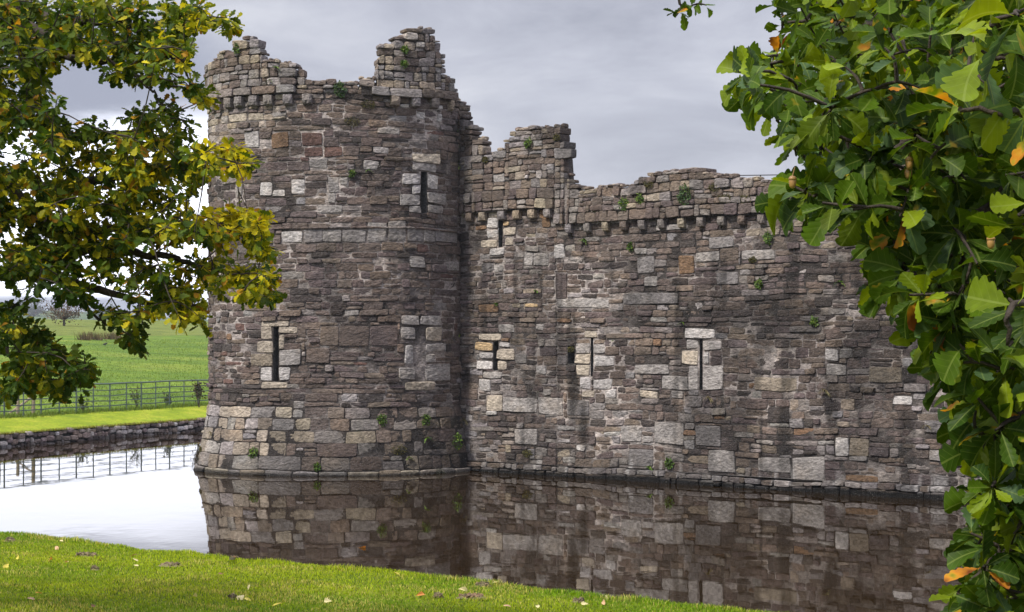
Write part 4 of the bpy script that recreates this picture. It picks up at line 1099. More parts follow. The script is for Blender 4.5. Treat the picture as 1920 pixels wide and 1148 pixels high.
# blades
nb = 420000
u_ = rng.uniform(-2.5, 10.2, nb); v_ = rng.uniform(-.45, 6.0, nb) ** 1.0
P = lawn_pt(u_, v_)
pxx = 960 + P[:, 0] / P[:, 1] * F; pyy = HOR + (EYE - P[:, 2]) / P[:, 1] * F
k = (pxx > -260) & (pxx < 2150) & (pyy < 1290)
u_, v_, P = u_[k], v_[k], P[k]; nb = len(P)
patch = fbm(u_ * .7, v_ * 1.1, 0, 71, 3); p2 = fbm(u_ * 2.6, v_ * 3.6, 0, 73, 2)
h = rng.uniform(.010, .022, nb) * (1 + .35 * p2); edge = v_ < .14; h = np.where(edge, h * (1.4 + .9 * smooth(.1, .6, vnoise(u_ * 5, v_ * 3, 0, 76))), h)
az = rng.uniform(0, 2 * math.pi, nb); ln = rng.uniform(.1, .9, nb)
tx, ty = np.cos(az), np.sin(az)
wd = rng.uniform(.0016, .003, nb)
side = np.column_stack([-ty, tx, 0 * tx]) * wd[:, None]
lean = np.column_stack([tx * ln, ty * ln, np.ones(nb)])
m_ = P + lean * np.array([.45, .45, 1]) * (h * .55)[:, None]; t_ = P + lean * h[:, None]
V = np.stack([P - side, P + side, m_ + side * .8, m_ - side * .8, t_], 1).reshape(-1, 3)
b = np.arange(nb) * 5
Q = np.stack([b, b + 1, b + 2, b + 3], -1); T = np.stack([b + 3, b + 2, b + 4], -1)
ca, cb, cs, cd = np.array([.29, .37, .008]), np.array([.14, .25, .005]), np.array([.50, .45, .13]), np.array([.06, .115, .006])
f1 = smooth(-.5, .5, 1.6 * patch + .35 * smooth(3.2, .3, v_) - .2 + .2 * rng.normal(0, 1, nb))[:, None]  # lighter toward the bank edge: sunlit band and nearer shade put into blade colour
cc = cb + (ca - cb) * f1
st = (rng.random(nb) < .08 + .45 * smooth(.05, .5, p2 + .4 * vnoise(u_ * 1.2, v_ * 5, 0, 75))); cc[st] = cs * rng.uniform(.6, 1.1, (st.sum(), 1))
dk = rng.random(nb) < .18; cc[dk] = cd
cc *= rng.uniform(.75, 1.3, (nb, 1))
tag(make_mesh('grass', V, [Q, T], M_BLADE, col=np.repeat(cc, 5, 0)), 'short bright green grass of the near lawn', 'grass', kind='stuff')
print('blades', nb)

def fallen(px, py, size, colr, label, curl=0):
    p = lawn_inv(px, py) + np.array([0, 0, .024])
    d = unit(np.array([random.gauss(0, 1), random.gauss(0, .6), random.gauss(0, .15)]))
    v, q, uv, co, _ = leaves(SM if size < 60 else BG, [p - d * size / 2000], [d], [unit(np.array([random.gauss(0, .35), -.55, 1.]))], np.array([size / 1000.]), np.array([colr]))
    o = make_mesh('fallen_leaf', v, [q], M_FALLEN, col=co, uv=uv, loc=p)
    return tag(o, label, 'leaf', 'fallen leaves on the near lawn')
PALE, ORNG, BRN, YLW, PCH = (.60, .52, .26), (.55, .22, .04), (.20, .10, .045), (.55, .45, .07), (.58, .36, .22)
for a in [(397, 1038, 95, PALE, 'large pale cream leaf at the lawn edge just below the tower reflection'), (95, 1053, 80, ORNG, 'bright orange leaf on the grass below the white water'), (105, 1031, 75, PCH, 'peach coloured leaf near the top of the lawn below the white water'),
          (125, 1061, 60, PCH, 'pinkish pale leaf lying just right of the bright orange leaf'), (250, 1045, 80, BRN, 'brown and peach leaf on the lawn at the foot of the tower reflection'), (254, 1055, 50, PALE, 'small pale leaf just under the brown and peach leaf'), (32, 1051, 60, YLW, 'yellow leaf by the left margin of the lawn, among small brown leaves'),
          (12, 1066, 75, YLW, 'crumpled yellow leaf lowest beside the left margin'), (148, 1011, 50, ORNG, 'small orange leaf on the very edge of the bank over white water'), (116, 1019, 40, PALE, 'tiny pale leaf left of the small orange edge leaf'), (186, 1055, 40, BRN, 'small brown leaf left of the brown and peach leaf'),
          (463, 1041, 45, ORNG, 'small orange leaf at the lawn edge right of the large cream leaf'), (576, 1054, 50, PCH, 'pale peach leaf on the lawn edge below the middle of the tower'), (438, 1050, 55, BRN, 'dark curled leaf just below the lawn edge near the cream leaf'), (365, 1121, 75, PALE, 'pale oval leaf on shaded grass left of the yellow pair'),
          (452, 1124, 85, PALE, 'pale leaf with curled tip beside a dark soil patch, low on the lawn'), (462, 1128, 60, YLW, 'yellow leaf touching the pale curled leaf'), (520, 1138, 80, YLW, 'yellowish oval leaf at the bottom of the lawn right of the pair'), (615, 1134, 55, PALE, 'small whitish leaf low on the lawn below the tower corner'),
          (787, 1121, 90, ORNG, 'crumpled orange brown leaf left of the long leaf litter'), (867, 1110, 80, PALE, 'long pale leaf just above the leaf litter'), (744, 1082, 50, YLW, 'thin yellow leaf on the lawn above the orange brown one'), (931, 1098, 60, PALE, 'whitish leaf at the bank edge under the wall corner reflection'),
          (843, 1086, 50, BRN, 'brown leaf standing at the bank edge left of the wall corner'), (1097, 1138, 55, PALE, 'pale leaf low on the lawn towards the right end'), (1130, 1136, 60, PCH, 'peach leaf with raised tip at the right end of the lawn'), (950, 1142, 50, PCH, 'pinkish leaf at the bottom of the lawn below the leaf litter'),
          (1009, 1143, 45, PALE, 'small cream leaf at the bottom edge right of the pinkish one'), (56, 1128, 55, PCH, 'pink leaf in the shaded bottom left of the lawn'), (72, 1117, 50, ORNG, 'reddish leaf just above the pink leaf in shade'), (1137, 1126, 40, PALE, 'tiny pale leaf close to the right bank edge'), (255, 1066, 40, PALE, 'tiny cream leaf below the brown and peach leaf'),
          (414, 1082, 40, BRN, 'small purple brown leaf in the middle of the left lawn'), (176, 1143, 40, BRN, 'small dull leaf at the bottom left of the lawn'), (466, 1108, 40, PALE, 'tiny pale leaf above the yellow pair')]:
    fallen(*a)
p = ray(671, 1028, EYE * F / (1028 - HOR)); p[2] = .008
v, q, uv, co, _ = leaves(SM, [p], [[1, .3, 0]], [[.05, -.1, 1.]], np.array([.15]), np.array([ORNG]))
tag(make_mesh('floating_leaf', v, [q], M_FALLEN, col=co, uv=uv, loc=p), 'orange leaf floating on the dark moat below the tower', 'leaf')
def litter(px, py, w, hgt, label, cols, cat, name, n=60):
    g = Geo(); base = lawn_inv(px, py)
    for _ in range(n):
        a_, r_ = random.uniform(0, 6.28), .36 * math.sqrt(random.random()); p = lawn_inv(px + w * r_ * math.cos(a_), py + hgt * r_ * math.sin(a_)); r = random.uniform(.005, .015)
        a = unit(rng.normal(0, 1, 3)); b_ = unit(np.cross(a, rng.normal(0, 1, 3))); c_ = np.cross(a, b_)
        g.box(p + [0, 0, .010 + random.uniform(0, .012)], a * r, b_ * r * .8, c_ * r * .3, np.array(random.choice(cols)) * random.uniform(.6, 1.2))
    ctr = lawn_inv(px, py)
    ex = lawn_inv(px + w / 2, py) - ctr; ey = lawn_inv(px, py + hgt / 2) - ctr
    k = 14; an = np.linspace(0, 2 * math.pi, k, endpoint=False); rr = rng.uniform(.75, 1.2, k)
    rim = ctr + np.outer(np.cos(an) * rr, ex) + np.outer(np.sin(an) * rr, ey) + [0, 0, .004]
    mid = ctr + .5 * np.outer(np.cos(an) * rr, ex) + .5 * np.outer(np.sin(an) * rr, ey) + [0, 0, .02]
    g.add(np.vstack([rim, mid, [ctr + [0, 0, .024]]]), [[i, (i + 1) % k, k + (i + 1) % k, k + i] for i in range(k)], [[k + i, k + (i + 1) % k, 2 * k] for i in range(k)], np.array(cols[0]))
    tag(g.build(name, M_SOIL, loc=base), label, cat)
SO = [(.15, .13, .06), (.22, .16, .10), (.10, .08, .045)]
litter(883, 1122, 62, 7, 'long heap of brown leaf litter on the right half of the lawn', SO + [(.20, .10, .06), (.26, .16, .10)], 'leaf litter', 'leaf_litter', 130)
litter(905, 1100, 34, 4, 'small dark soil heap near the bank edge above the leaf litter', SO, 'soil heap', 'soil_heap', 50)
litter(162, 1043, 52, 5, 'long dark worm cast streak on the upper left lawn', SO, 'soil heap', 'soil_heap', 80)
litter(320, 1062, 50, 5, 'wide dark soil streak on the lawn below the tower reflection', SO, 'soil heap', 'soil_heap', 60)
litter(178, 1069, 16, 5, 'small round dark soil heap below the long worm cast streak', SO, 'soil heap', 'soil_heap', 30)
litter(18, 1015, 22, 6, 'dark soil heap at the left margin near the top of the lawn', SO, 'soil heap', 'soil_heap', 40)
litter(436, 1123, 16, 5, 'dark soil heap beside the pale curled leaf', SO, 'soil heap', 'soil_heap', 35)
litter(440, 1049, 20, 4, 'dark soil heap at the lawn edge right of the cream leaf', SO, 'soil heap', 'soil_heap', 30)
litter(822, 1121, 24, 3, 'thin brown scatter between orange leaf and leaf litter', SO, 'soil heap', 'soil_heap', 30)
litter(1085, 1130, 26, 4, 'dark crumbly soil heap on the right lawn near the bank edge', SO, 'soil heap', 'soil_heap', 35)

# ------------------------------------------------------------------ water, far bank, meadow, hills
g = Geo(); g.add([(-140, -30, 0), (110, -30, 0), (110, 160, 0), (-140, 160, 0)], [[0, 1, 2, 3]])
tag(g.build('water', mat_water()), kind='structure')
B0 = np.array([-18.27, 66.0]); BD = np.array([.400, .9165]); BN = np.array([-.9165, .400]); FN = 4.2
def bank(t, n): return B0 + BD * np.asarray(t)[..., None] + BN * np.asarray(n)[..., None]
def bank_z(n):
    n = np.asarray(n, float)
    z = .48 + .32 * smooth(0, 4.0, n)
    z = z + .0505 * np.clip(n - 4.0, 0, 105)
    return z - 4.5 * smooth(111, 240, n)
def land_z(t, n): return bank_z(n) + np.where(n > 5, .25 * fbm(t * .04, n * .04, 0, 81) * smooth(5, 40, n), 0) + .03 * fbm(t * .8, n * .8, 0, 83) * smooth(.3, 1., n)
def grid_obj(name, ts, ns, mat, zf):
    T_, N_ = np.meshgrid(ts, ns, indexing='ij'); p = bank(T_.ravel(), N_.ravel())
    z = zf(T_.ravel(), N_.ravel()); idx = np.arange(T_.size).reshape(T_.shape)
    q = np.stack([idx[:-1, :-1], idx[:-1, 1:], idx[1:, 1:], idx[1:, :-1]], -1).reshape(-1, 4)
    return tag(make_mesh(name, np.column_stack([p, z]), [q], mat, shade=True), kind='structure')
M_BANK = mat_ground('bank_grass', [(.3, (.11, .17, .007)), (.5, (.20, .26, .009)), (.7, (.31, .32, .03))], .8, 9, 1, bump=.04)
M_MEADOW = mat_ground('meadow_grass', [(.3, (.05, .10, .008)), (.5, (.10, .165, .011)), (.7, (.17, .21, .025))], .16, 1.2, 1.0, bump=.04)
M_ROUGH = mat_ground('rough_pasture', [(.3, (.065, .10, .015)), (.5, (.13, .165, .025)), (.72, (.20, .20, .05))], .3, 1.2, 2.2, bump=.15)
tt = np.concatenate([np.linspace(-60, -12, 10, endpoint=False), np.arange(-12, 60, .5), np.linspace(60, 110, 8)])
grid_obj('far_bank', tt, np.concatenate([[-.02], np.linspace(.08, 3.9, 24)]), M_BANK, land_z)
grid_obj('meadow', np.concatenate([np.linspace(-200, -20, 12, endpoint=False), np.arange(-20, 160, 2.), np.linspace(160, 1200, 20)]), np.concatenate([np.linspace(3.9, 66, 60)]), M_MEADOW, land_z)
grid_obj('pasture', np.concatenate([np.linspace(-400, -20, 12, endpoint=False), np.arange(-20, 260, 3.), np.linspace(260, 3000, 30)]), np.concatenate([np.linspace(66, 116, 26), np.linspace(122, 250, 20), [400, 900, 2000, 4000]]), M_ROUGH, land_z)
# hills at the horizon
xs = np.linspace(-1500, 900, 160); ys = np.array([900, 1000, 1080, 1150, 1220, 1300, 1500, 1800])
X_, Y__ = np.meshgrid(xs, ys, indexing='ij')
hz = np.array([0, 5, 10, 14, 17, 18, 16, 6])[None] * (1 + .25 * vnoise(xs * .006, 0 * xs, 0, 91))[:, None] + 1.5 * fbm(X_ * .01, Y__ * .01, 0, 92)
idx = np.arange(X_.size).reshape(X_.shape); q = np.stack([idx[:-1, :-1], idx[1:, :-1], idx[1:, 1:], idx[:-1, 1:]], -1).reshape(-1, 4)
M_HILL = mat_ground('hill_fields', [(.35, (.03, .05, .02)), (.5, (.06, .10, .03)), (.65, (.10, .13, .05))], .012, .06, 3, bump=.5)
tag(make_mesh('hills', np.column_stack([X_.ravel(), Y__.ravel(), hz.ravel()]), [q], M_HILL, shade=True), kind='structure')

# retaining wall of rounded field stones along the far bank
class BankSurf:
    def map(s, S_, Z_, D_):
        p = bank(np.asarray(S_), -np.asarray(D_)); return np.column_stack([p, Z_])
rw = Stones(BankSurf()); rows = [-.4, -.1, .10, .30, .48]
for z0, z1 in zip(rows[:-1], rows[1:]):
    x = -14.
    while x < 48:
        w = random.uniform(.16, .5)
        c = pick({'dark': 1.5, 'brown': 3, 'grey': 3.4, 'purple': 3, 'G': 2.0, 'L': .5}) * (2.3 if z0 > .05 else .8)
        zz = random.uniform(-.06, .06)
        rw.add(x, x + w, z0 + zz, z1 + zz + random.uniform(-.02, .03), random.uniform(-.02, .04), -.12, c, rnd=2.4, joint=.012, step=.08); x += w
rw.grid(np.arange(-14, 48.1, .4), np.linspace(-.4, .45, 6), -.06, lambda a, b: np.full((len(a), 3), .025))
rwall = rw.build('retaining_wall', empty('x', (0, 0, 0), 'x', 'x'), M_RUBBLE)
e = rwall.parent; rwall.parent = None; bpy.data.objects.remove(e)
tag(rwall, 'low retaining wall of rounded dark field stones along the far bank', 'retaining wall')
# rough grass hanging over the wall and along the fence foot
def blade_strip(name, ts, ns, hh, cols, label, n_each=1, wd=.012):
    nb = len(ts); p = np.column_stack([bank(ts, ns), land_z(ts, ns) - .01])
    az = rng.uniform(0, 6.28, nb); ln = rng.uniform(.1, .8, nb)
    side = np.column_stack([-np.sin(az), np.cos(az), 0 * az]) * wd
    tip_ = p + np.column_stack([np.cos(az) * ln, np.sin(az) * ln, np.ones(nb)]) * hh[:, None]
    V = np.stack([p - side, p + side, tip_], 1).reshape(-1, 3); b = np.arange(nb) * 3
    c = np.array(cols)[rng.integers(0, len(cols), nb)] * rng.uniform(.7, 1.3, (nb, 1))
    return tag(make_mesh(name, V, [np.stack([b, b + 1, b + 2], -1)], M_BLADE, col=np.repeat(c, 3, 0)), label, 'grass', kind='stuff')
nb = 9000
blade_strip('grass', rng.uniform(-10, 42, nb), np.abs(rng.normal(0, .12, nb)) - .05, rng.uniform(.04, .13, nb), [(.16, .17, .02), (.10, .13, .015), (.2, .15, .06)], 'rough grass fringe hanging over the far retaining wall')
nb = 15000
blade_strip('grass', rng.uniform(-10, 50, nb), 4.0 + rng.normal(0, .28, nb), rng.uniform(.06, .22, nb), [(.10, .16, .012), (.065, .12, .01), (.14, .17, .02)], 'longer green grass along the foot of the metal fence')
nb = 90000
blade_strip('grass', rng.uniform(-15, 110, nb), 4.5 + 55 * rng.random(nb) ** 1.4, rng.uniform(.04, .12, nb), [(.08, .14, .010), (.115, .175, .012), (.06, .115, .010), (.16, .20, .018)], 'uneven pasture grass of the meadow behind the metal fence', wd=.02)
# metal estate fence
fence = empty('metal_fence', (*bank(np.array(5.), np.array(FN)), .8), 'grey green painted metal railing fence along the far bank', 'fence')
gaps, t = [], -12.
first = None
def fence_t(px):
    k = (px - 960) / F; a = B0 + BN * FN
    return float((k * a[1] - a[0]) / (BD[0] - k * BD[1]))
known = [fence_t(x) for x in (8, 44, 77, 111, 143, 175, 206, 237, 265, 292, 318, 345, 371)]
step = np.mean(np.diff(known)); known = [known[0] - step * i for i in range(7, 0, -1)] + known + [known[-1] + step * i for i in range(1, 16)]
fp = [np.append(bank(np.array(t), np.array(FN)), float(land_z(np.array([t]), np.array([FN]))[0])) for t in known]
for i, p in enumerate(fp):
    g = Geo(); wdt = .036 if i % 2 else .026
    g.box(p + [0, 0, .57], np.array([*BD, 0]) * wdt, np.array([*BN, 0]) * .012, [0, 0, .60])
    g.box(p + [0, 0, .02], np.array([*BD, 0]) * .05, np.array([*BN, 0]) * .04, [0, 0, .03])
    g.build('post', M_FENCE, fence)
for zz, r in ((1.15, .032), (.89, .018), (.65, .018), (.43, .018), (.22, .018)):
    g = Geo(); pts = np.array([p + [0, 0, zz] for p in fp]); pts[1:-1, 2] += rng.normal(0, .008, len(fp) - 2)
    if zz > 1: g.tube(pts, r, 8)
    else:
        for p, q_ in zip(pts[:-1], pts[1:]): g.box((p + q_) / 2, (q_ - p) / 2, np.array([*BN, 0]) * .006, np.array([0, 0, r * 1.2]))
    g.build('rail', M_FENCE, fence)
for px, top, lab, r in ((14, 728, 'weathered timber post behind the fence, leftmost of the three', .075), (50, 740, 'short weathered timber post behind the fence, between two others', .07), (79, 722, 'tall weathered timber post behind the fence with a brace', .08)):
    tt_ = fence_t(px) + .2; p = np.append(bank(np.array(tt_), np.array(4.8)), .82)
    hgt = EYE + (HOR - top) / F * p[1] - .82; g = Geo()
    g.tube([p, p + [.01, 0, hgt * .5], p + [0, .01, hgt - .03], p + [0, 0, hgt]], [r, r * .97, r * .95, r * .7], 9)
    o = g.build('timber_post', M_TIMBER, loc=p, shade=False); tag(o, lab, 'post', 'timber posts behind the metal fence')
    if px == 79:
        g = Geo(); g.tube([p + [.02, 0, .75], p + [-.45, -.3, .35], p + [-.85, -.6, .02]], [.05, .05, .045], 7); br = g.build('brace', M_TIMBER, o)

# ------------------------------------------------------------------ shrubs, far trees, bird
def bushy(name, p, h, w, label, cols, n=160, ls=.05, stems=8, cat='plant', group=None, droop=0.):
    root = empty(name, p, label, cat, group); g = Geo(); O, Y, Z = [], [], []
    for i in range(stems):
        a = random.uniform(0, 6.28); r = random.uniform(.1, 1) * w
        e = p + np.array([math.cos(a) * r, math.sin(a) * r, h * random.uniform(.6, 1.)])
        s = spline([p + [random.uniform(-.03, .03), 0, -.02], (p + e) / 2 + [0, 0, h * .12], e], 6)
        g.tube(s, np.linspace(.010, .003, 6), 4, cap=False)
        for _ in range(n // stems):
            q_ = s[random.randint(2, 5)] + rng.normal(0, .06 + .05 * w, 3)
            O.append(q_); Y.append(rng.normal(0, 1, 3) + [0, 0, -.2]); Z.append(rng.normal(0, .5, 3) + [0, 0, 1.])
    c = np.array(cols)[rng.integers(0, len(cols), len(O))] * rng.uniform(.6, 1.3, (len(O), 1))
    v, q, uv, co, _ = leaves(SM, O, Y, Z, np.full(len(O), ls) * rng.uniform(.7, 1.3, len(O)), c)
    g.build('stem', M_BARK, root); child('foliage', v, [q], M_PLANT, root, col=co, uv=uv)
DKG = [(.03, .05, .012), (.05, .075, .015), (.08, .07, .03)]
for px, lab, h, w in ((165, 'sparse dark weed growing through the fence left of the field gap', .55, .35), (266, 'tall dark weed against the fence in the middle of its run', .85, .4), (322, 'leafy weed at the fence post nearest the tower', .6, .3)):
    tt_ = fence_t(px); p = np.append(bank(np.array(tt_), np.array(4.45)), .82); bushy('weed', p, h, w, lab, DKG, 110, .10, 7, group='weeds along the metal fence')
tt_ = fence_t(384); p = np.append(bank(np.array(tt_ - 2.), np.array(3.2)), .74); bushy('shrub', p, 1.25, .32, 'dark brown shrub on the far bank tight against the tower', [(.05, .035, .02), (.03, .03, .012), (.08, .05, .03)], 260, .11, 10, 'shrub')
# dry rush clumps in the field
def land_at(px, py):
    lo, hi = 66., 400.
    best = None
    for Y in np.linspace(60, 230, 700):
        p = ray(px, py, Y); d = p[:2] - B0; t_, n_ = d @ BD, d @ BN
        if n_ > 4.3 and p[2] <= float(land_z(np.array([t_]), np.array([n_]))[0]): p[2] = float(land_z(np.array([t_]), np.array([n_]))[0]); return p
    p[2] = float(land_z(np.array([t_]), np.array([n_]))[0]); return p
for i, (px, py, lab) in enumerate([(157, 638, 'brown rush clump in the field, leftmost of the row'), (170, 637, 'wide brown rush clump second in the field row'), (181, 638, 'tallest brown rush clump in the middle of the field row'), (205, 637, 'brown rush clump right of the gap in the field row'), (217, 636, 'last brown rush clump at the right of the field row')]):
    p = land_at(px, py); g = Geo()
    for _ in range(120):
        b_ = p + np.array([random.gauss(0, .28), random.gauss(0, .2), -.03]); tpt = b_ + [random.gauss(0, .25), random.gauss(0, .2), random.uniform(.3, .95)]
        sd = np.array([.028, 0, 0]); g.add([b_ - sd, b_ + sd, tpt], None, [[0, 1, 2]], np.array(random.choice([(.10, .07, .03), (.06, .05, .02), (.15, .11, .05)])))
    tag(g.build('rush_clump', M_BLADE, loc=p), lab, 'rushes', 'dry rush clumps in the field')


def far_tree(px, py, D, h, w, label, cols, n=900, ls=.45, group=None, hollow=False, zb=None):
    p = ray(px, py, D)
    if zb is not None: p[2] = zb
    root = empty('far_tree', p, label, 'tree', group); g = Geo(); O, Y, Z = [], [], []
    th = h * .28
    g.tube(spline([p - [0, 0, .3], p + [0, 0, th * .6], p + [.1, 0, th]], 6), np.linspace(h * .045, h * .03, 6), 7)
    ends = []
    for i in range(14):
        a = i * 2.4; r = w * random.uniform(.45, 1)
        e = p + np.array([math.cos(a) * r, math.sin(a) * r, th + (h - th) * random.uniform(.25, 1) * (1 - .35 * (r / w) ** 2)])
        s = spline([p + [.05, 0, th * .85], p + (e - p) * .45 + [0, 0, h * .06], e], 8); g.tube(s, np.linspace(h * .018, .02, 8), 5); ends.append(s)
        for _ in range(n // 14):
            q_ = s[random.randint(3, 7)] + rng.normal(0, w * .13, 3); O.append(q_); Y.append(rng.normal(0, 1, 3)); Z.append(rng.normal(0, .7, 3) + [0, 0, .7])
        if hollow:
            for _ in range(6):
                b_ = s[random.randint(4, 7)]; g.tube([b_, b_ + rng.normal(0, w * .14, 3) + [0, 0, w * .1]], [.03, .012], 4)
    c = np.array(cols)[rng.integers(0, len(cols), len(O))] * rng.uniform(.6, 1.3, (len(O), 1))
    v, q, uv, co, _ = leaves(SM, O, Y, Z, ls * rng.uniform(.6, 1.3, len(O)), c)
    g.build('trunk', M_BARK, root); child('crown', v, [q], M_PLANT, root, col=co, uv=uv)
def ground_at(px, D):
    p = ray(px, 600, D); d = p[:2] - B0; return float(land_z(np.array([d @ BD]), np.array([d @ BN]))[0])
far_tree(120, 602, 215, 3.4, 2.7, 'small windswept brown hawthorn on the field skyline', [(.10, .065, .035), (.07, .055, .03), (.13, .08, .04)], 700, .28, hollow=True, zb=ground_at(120, 215))
DT = [(.03, .045, .018), (.04, .055, .022), (.05, .05, .025)]
for px, D, h, w, lab in ((24, 1180, 13, 6, 'hazy distant tree at the left end of the skyline'), (38, 1180, 14.5, 8, 'hazy round distant tree, larger of the two left of the hawthorn'), (64, 1150, 15, 7, 'hazy distant tree standing alone just left of the hawthorn'), (196, 1100, 16, 7, 'hazy distant tree on the skyline right of the hawthorn'),
                          (214, 1000, 12, 8, 'wide hazy distant tree behind the hanging oak twig'), (240, 900, 11, 7, 'dim distant tree near the tower side of the skyline'), (290, 800, 11, 8, 'low hazy distant tree nearest the tower'), (262, 330, 3.2, 3.0, 'bare brown hedge tree on the field edge nearer the tower')):
    far_tree(px, 600, D, h, w, lab, DT if D > 400 else [(.12, .08, .05), (.09, .07, .04)], 500, 1.5 if D > 400 else .35, 'trees on the far skyline', zb=(np.interp(D, ys, [0, 5, 10, 14, 17, 18, 16, 6]) - 1 if D > 850 else 0. if D > 400 else ground_at(px, D)))
# crow in the field
p = land_at(197, 650); g = Geo()
g.tube(spline([p + [-.20, 0, .16], p + [-.08, 0, .19], p + [.06, 0, .22], p + [.15, 0, .28], p + [.22, 0, .29]], 12), [.01, .03, .055, .07, .075, .075, .065, .055, .045, .045, .035, .012], 8)
g.tube([p + [.02, .02, .15], p + [.02, .02, 0]], .012, 5); g.tube([p + [.02, -.03, .15], p + [.02, -.03, 0]], .012, 5)
tag(g.build('crow', M_BIRD, loc=p, shade=True), 'small black crow standing alone in the green field', 'bird')

# ------------------------------------------------------------------ plants rooted in the masonry
def wall_plant(surf, px, py, size, kind, label, lift=.0):
    s, z = surf.sz(px, py)
    off = (t_off if surf is TW else w_off)(s, z) + .02
    p = surf.map(np.array([s]), np.array([z]), np.array([off]))[0]; p1 = surf.map(np.array([s]), np.array([z]), np.array([off + 1.]))[0]
    nrm = unit(p1 - p); side = unit(np.cross([0, 0, 1.], nrm)); up = np.array([0, 0, 1.])
    R_ = size / F * p[1]
    name = {'fern': 'wall_fern', 'ivy': 'ivy', 'moss': 'moss_tuft', 'grass': 'grass_tuft', 'leafy': 'wall_plant'}[kind]
    if kind in ('fern', 'grass'):
        g = Geo()
        nfr = 16 if kind == 'fern' else 60
        for i in range(nfr):
            a = random.uniform(-1.5, 1.5); L = R_ * random.uniform(.6, 1.15)
            d0 = unit(nrm * random.uniform(.4, .9) + side * math.sin(a) + up * math.cos(a) * .8)
            ts = np.linspace(0, 1, 7)
            pts = p + np.outer(ts * L, d0) + np.outer(-ts ** 2 * L * random.uniform(.35, .8), up)
            c = np.array(random.choice([(.06, .13, .015), (.10, .19, .02), (.16, .24, .03)] if kind == 'fern' else [(.30, .24, .14), (.22, .18, .10), (.14, .14, .05)])) * random.uniform(.7, 1.3)
            sd = unit(np.cross(d0, up) + 1e-6)
            if kind == 'grass':
                w_ = .006 * np.array([1, 1, .9, .8, .6, .4, .1])[:, None]
                V = np.concatenate([pts - sd * w_, pts + sd * w_]); g.add(V, [[k, k + 1, k + 8, k + 7] for k in range(6)], None, c)
            else:
                g.add(np.concatenate([pts - sd * .008, pts + sd * .008]), [[k, k + 1, k + 8, k + 7] for k in range(6)], None, c)
                for k in range(1, 7):
                    for sg in (-1, 1):
                        ll = L * .24 * (1.15 - ts[k]); b_ = pts[k]; e_ = b_ + sd * sg * ll + (pts[k] - pts[k - 1]) * .5; tn = unit(pts[k] - pts[k - 1]) * ll * .32
                        g.add([b_ - tn, e_ - tn * .5, e_ + tn * .5, b_ + tn], [[0, 1, 2, 3]], None, c * random.uniform(.8, 1.2))
        o = g.build(name, M_PLANT, loc=p)
    else:
        n = {'ivy': 210, 'moss': 260, 'leafy': 120}[kind]; O, Y, Z = [], [], []
        for _ in range(n):
            a, r = random.uniform(0, 6.28), math.sqrt(random.random())
            q_ = p + side * R_ * r * math.cos(a) * (.8 if kind != 'moss' else 1) + up * R_ * r * math.sin(a) * (1 if kind != 'moss' else .6) + nrm * random.uniform(0, .5 if kind != 'moss' else .15) * R_ * (1.1 - r)
            O.append(q_); Y.append(rng.normal(0, 1, 3) + nrm * .5 - up * .5); Z.append(nrm + rng.normal(0, .5, 3) + up * .4)
        cols = {'ivy': [(.035, .085, .02), (.05, .11, .03), (.09, .15, .03)], 'moss': [(.06, .06, .012), (.10, .09, .015), (.045, .04, .02), (.16, .14, .02)], 'leafy': [(.07, .15, .015), (.11, .20, .02), (.17, .24, .03), (.05, .09, .015)]}[kind]
        c = np.array(cols)[rng.integers(0, len(cols), n)] * rng.uniform(.5, 1.05, (n, 1))
        v, q, uv, co, _ = leaves(SM, O, Y, Z, np.full(n, {'ivy': .07, 'moss': .035, 'leafy': .075}[kind]) * rng.uniform(.7, 1.2, n), c)
        o = make_mesh(name, v, [q], M_PLANT, col=co, uv=uv, loc=p)
    tag(o, label, {'fern': 'fern', 'ivy': 'ivy', 'moss': 'moss', 'grass': 'grass tuft', 'leafy': 'wall plant'}[kind], 'plants growing out of the masonry')


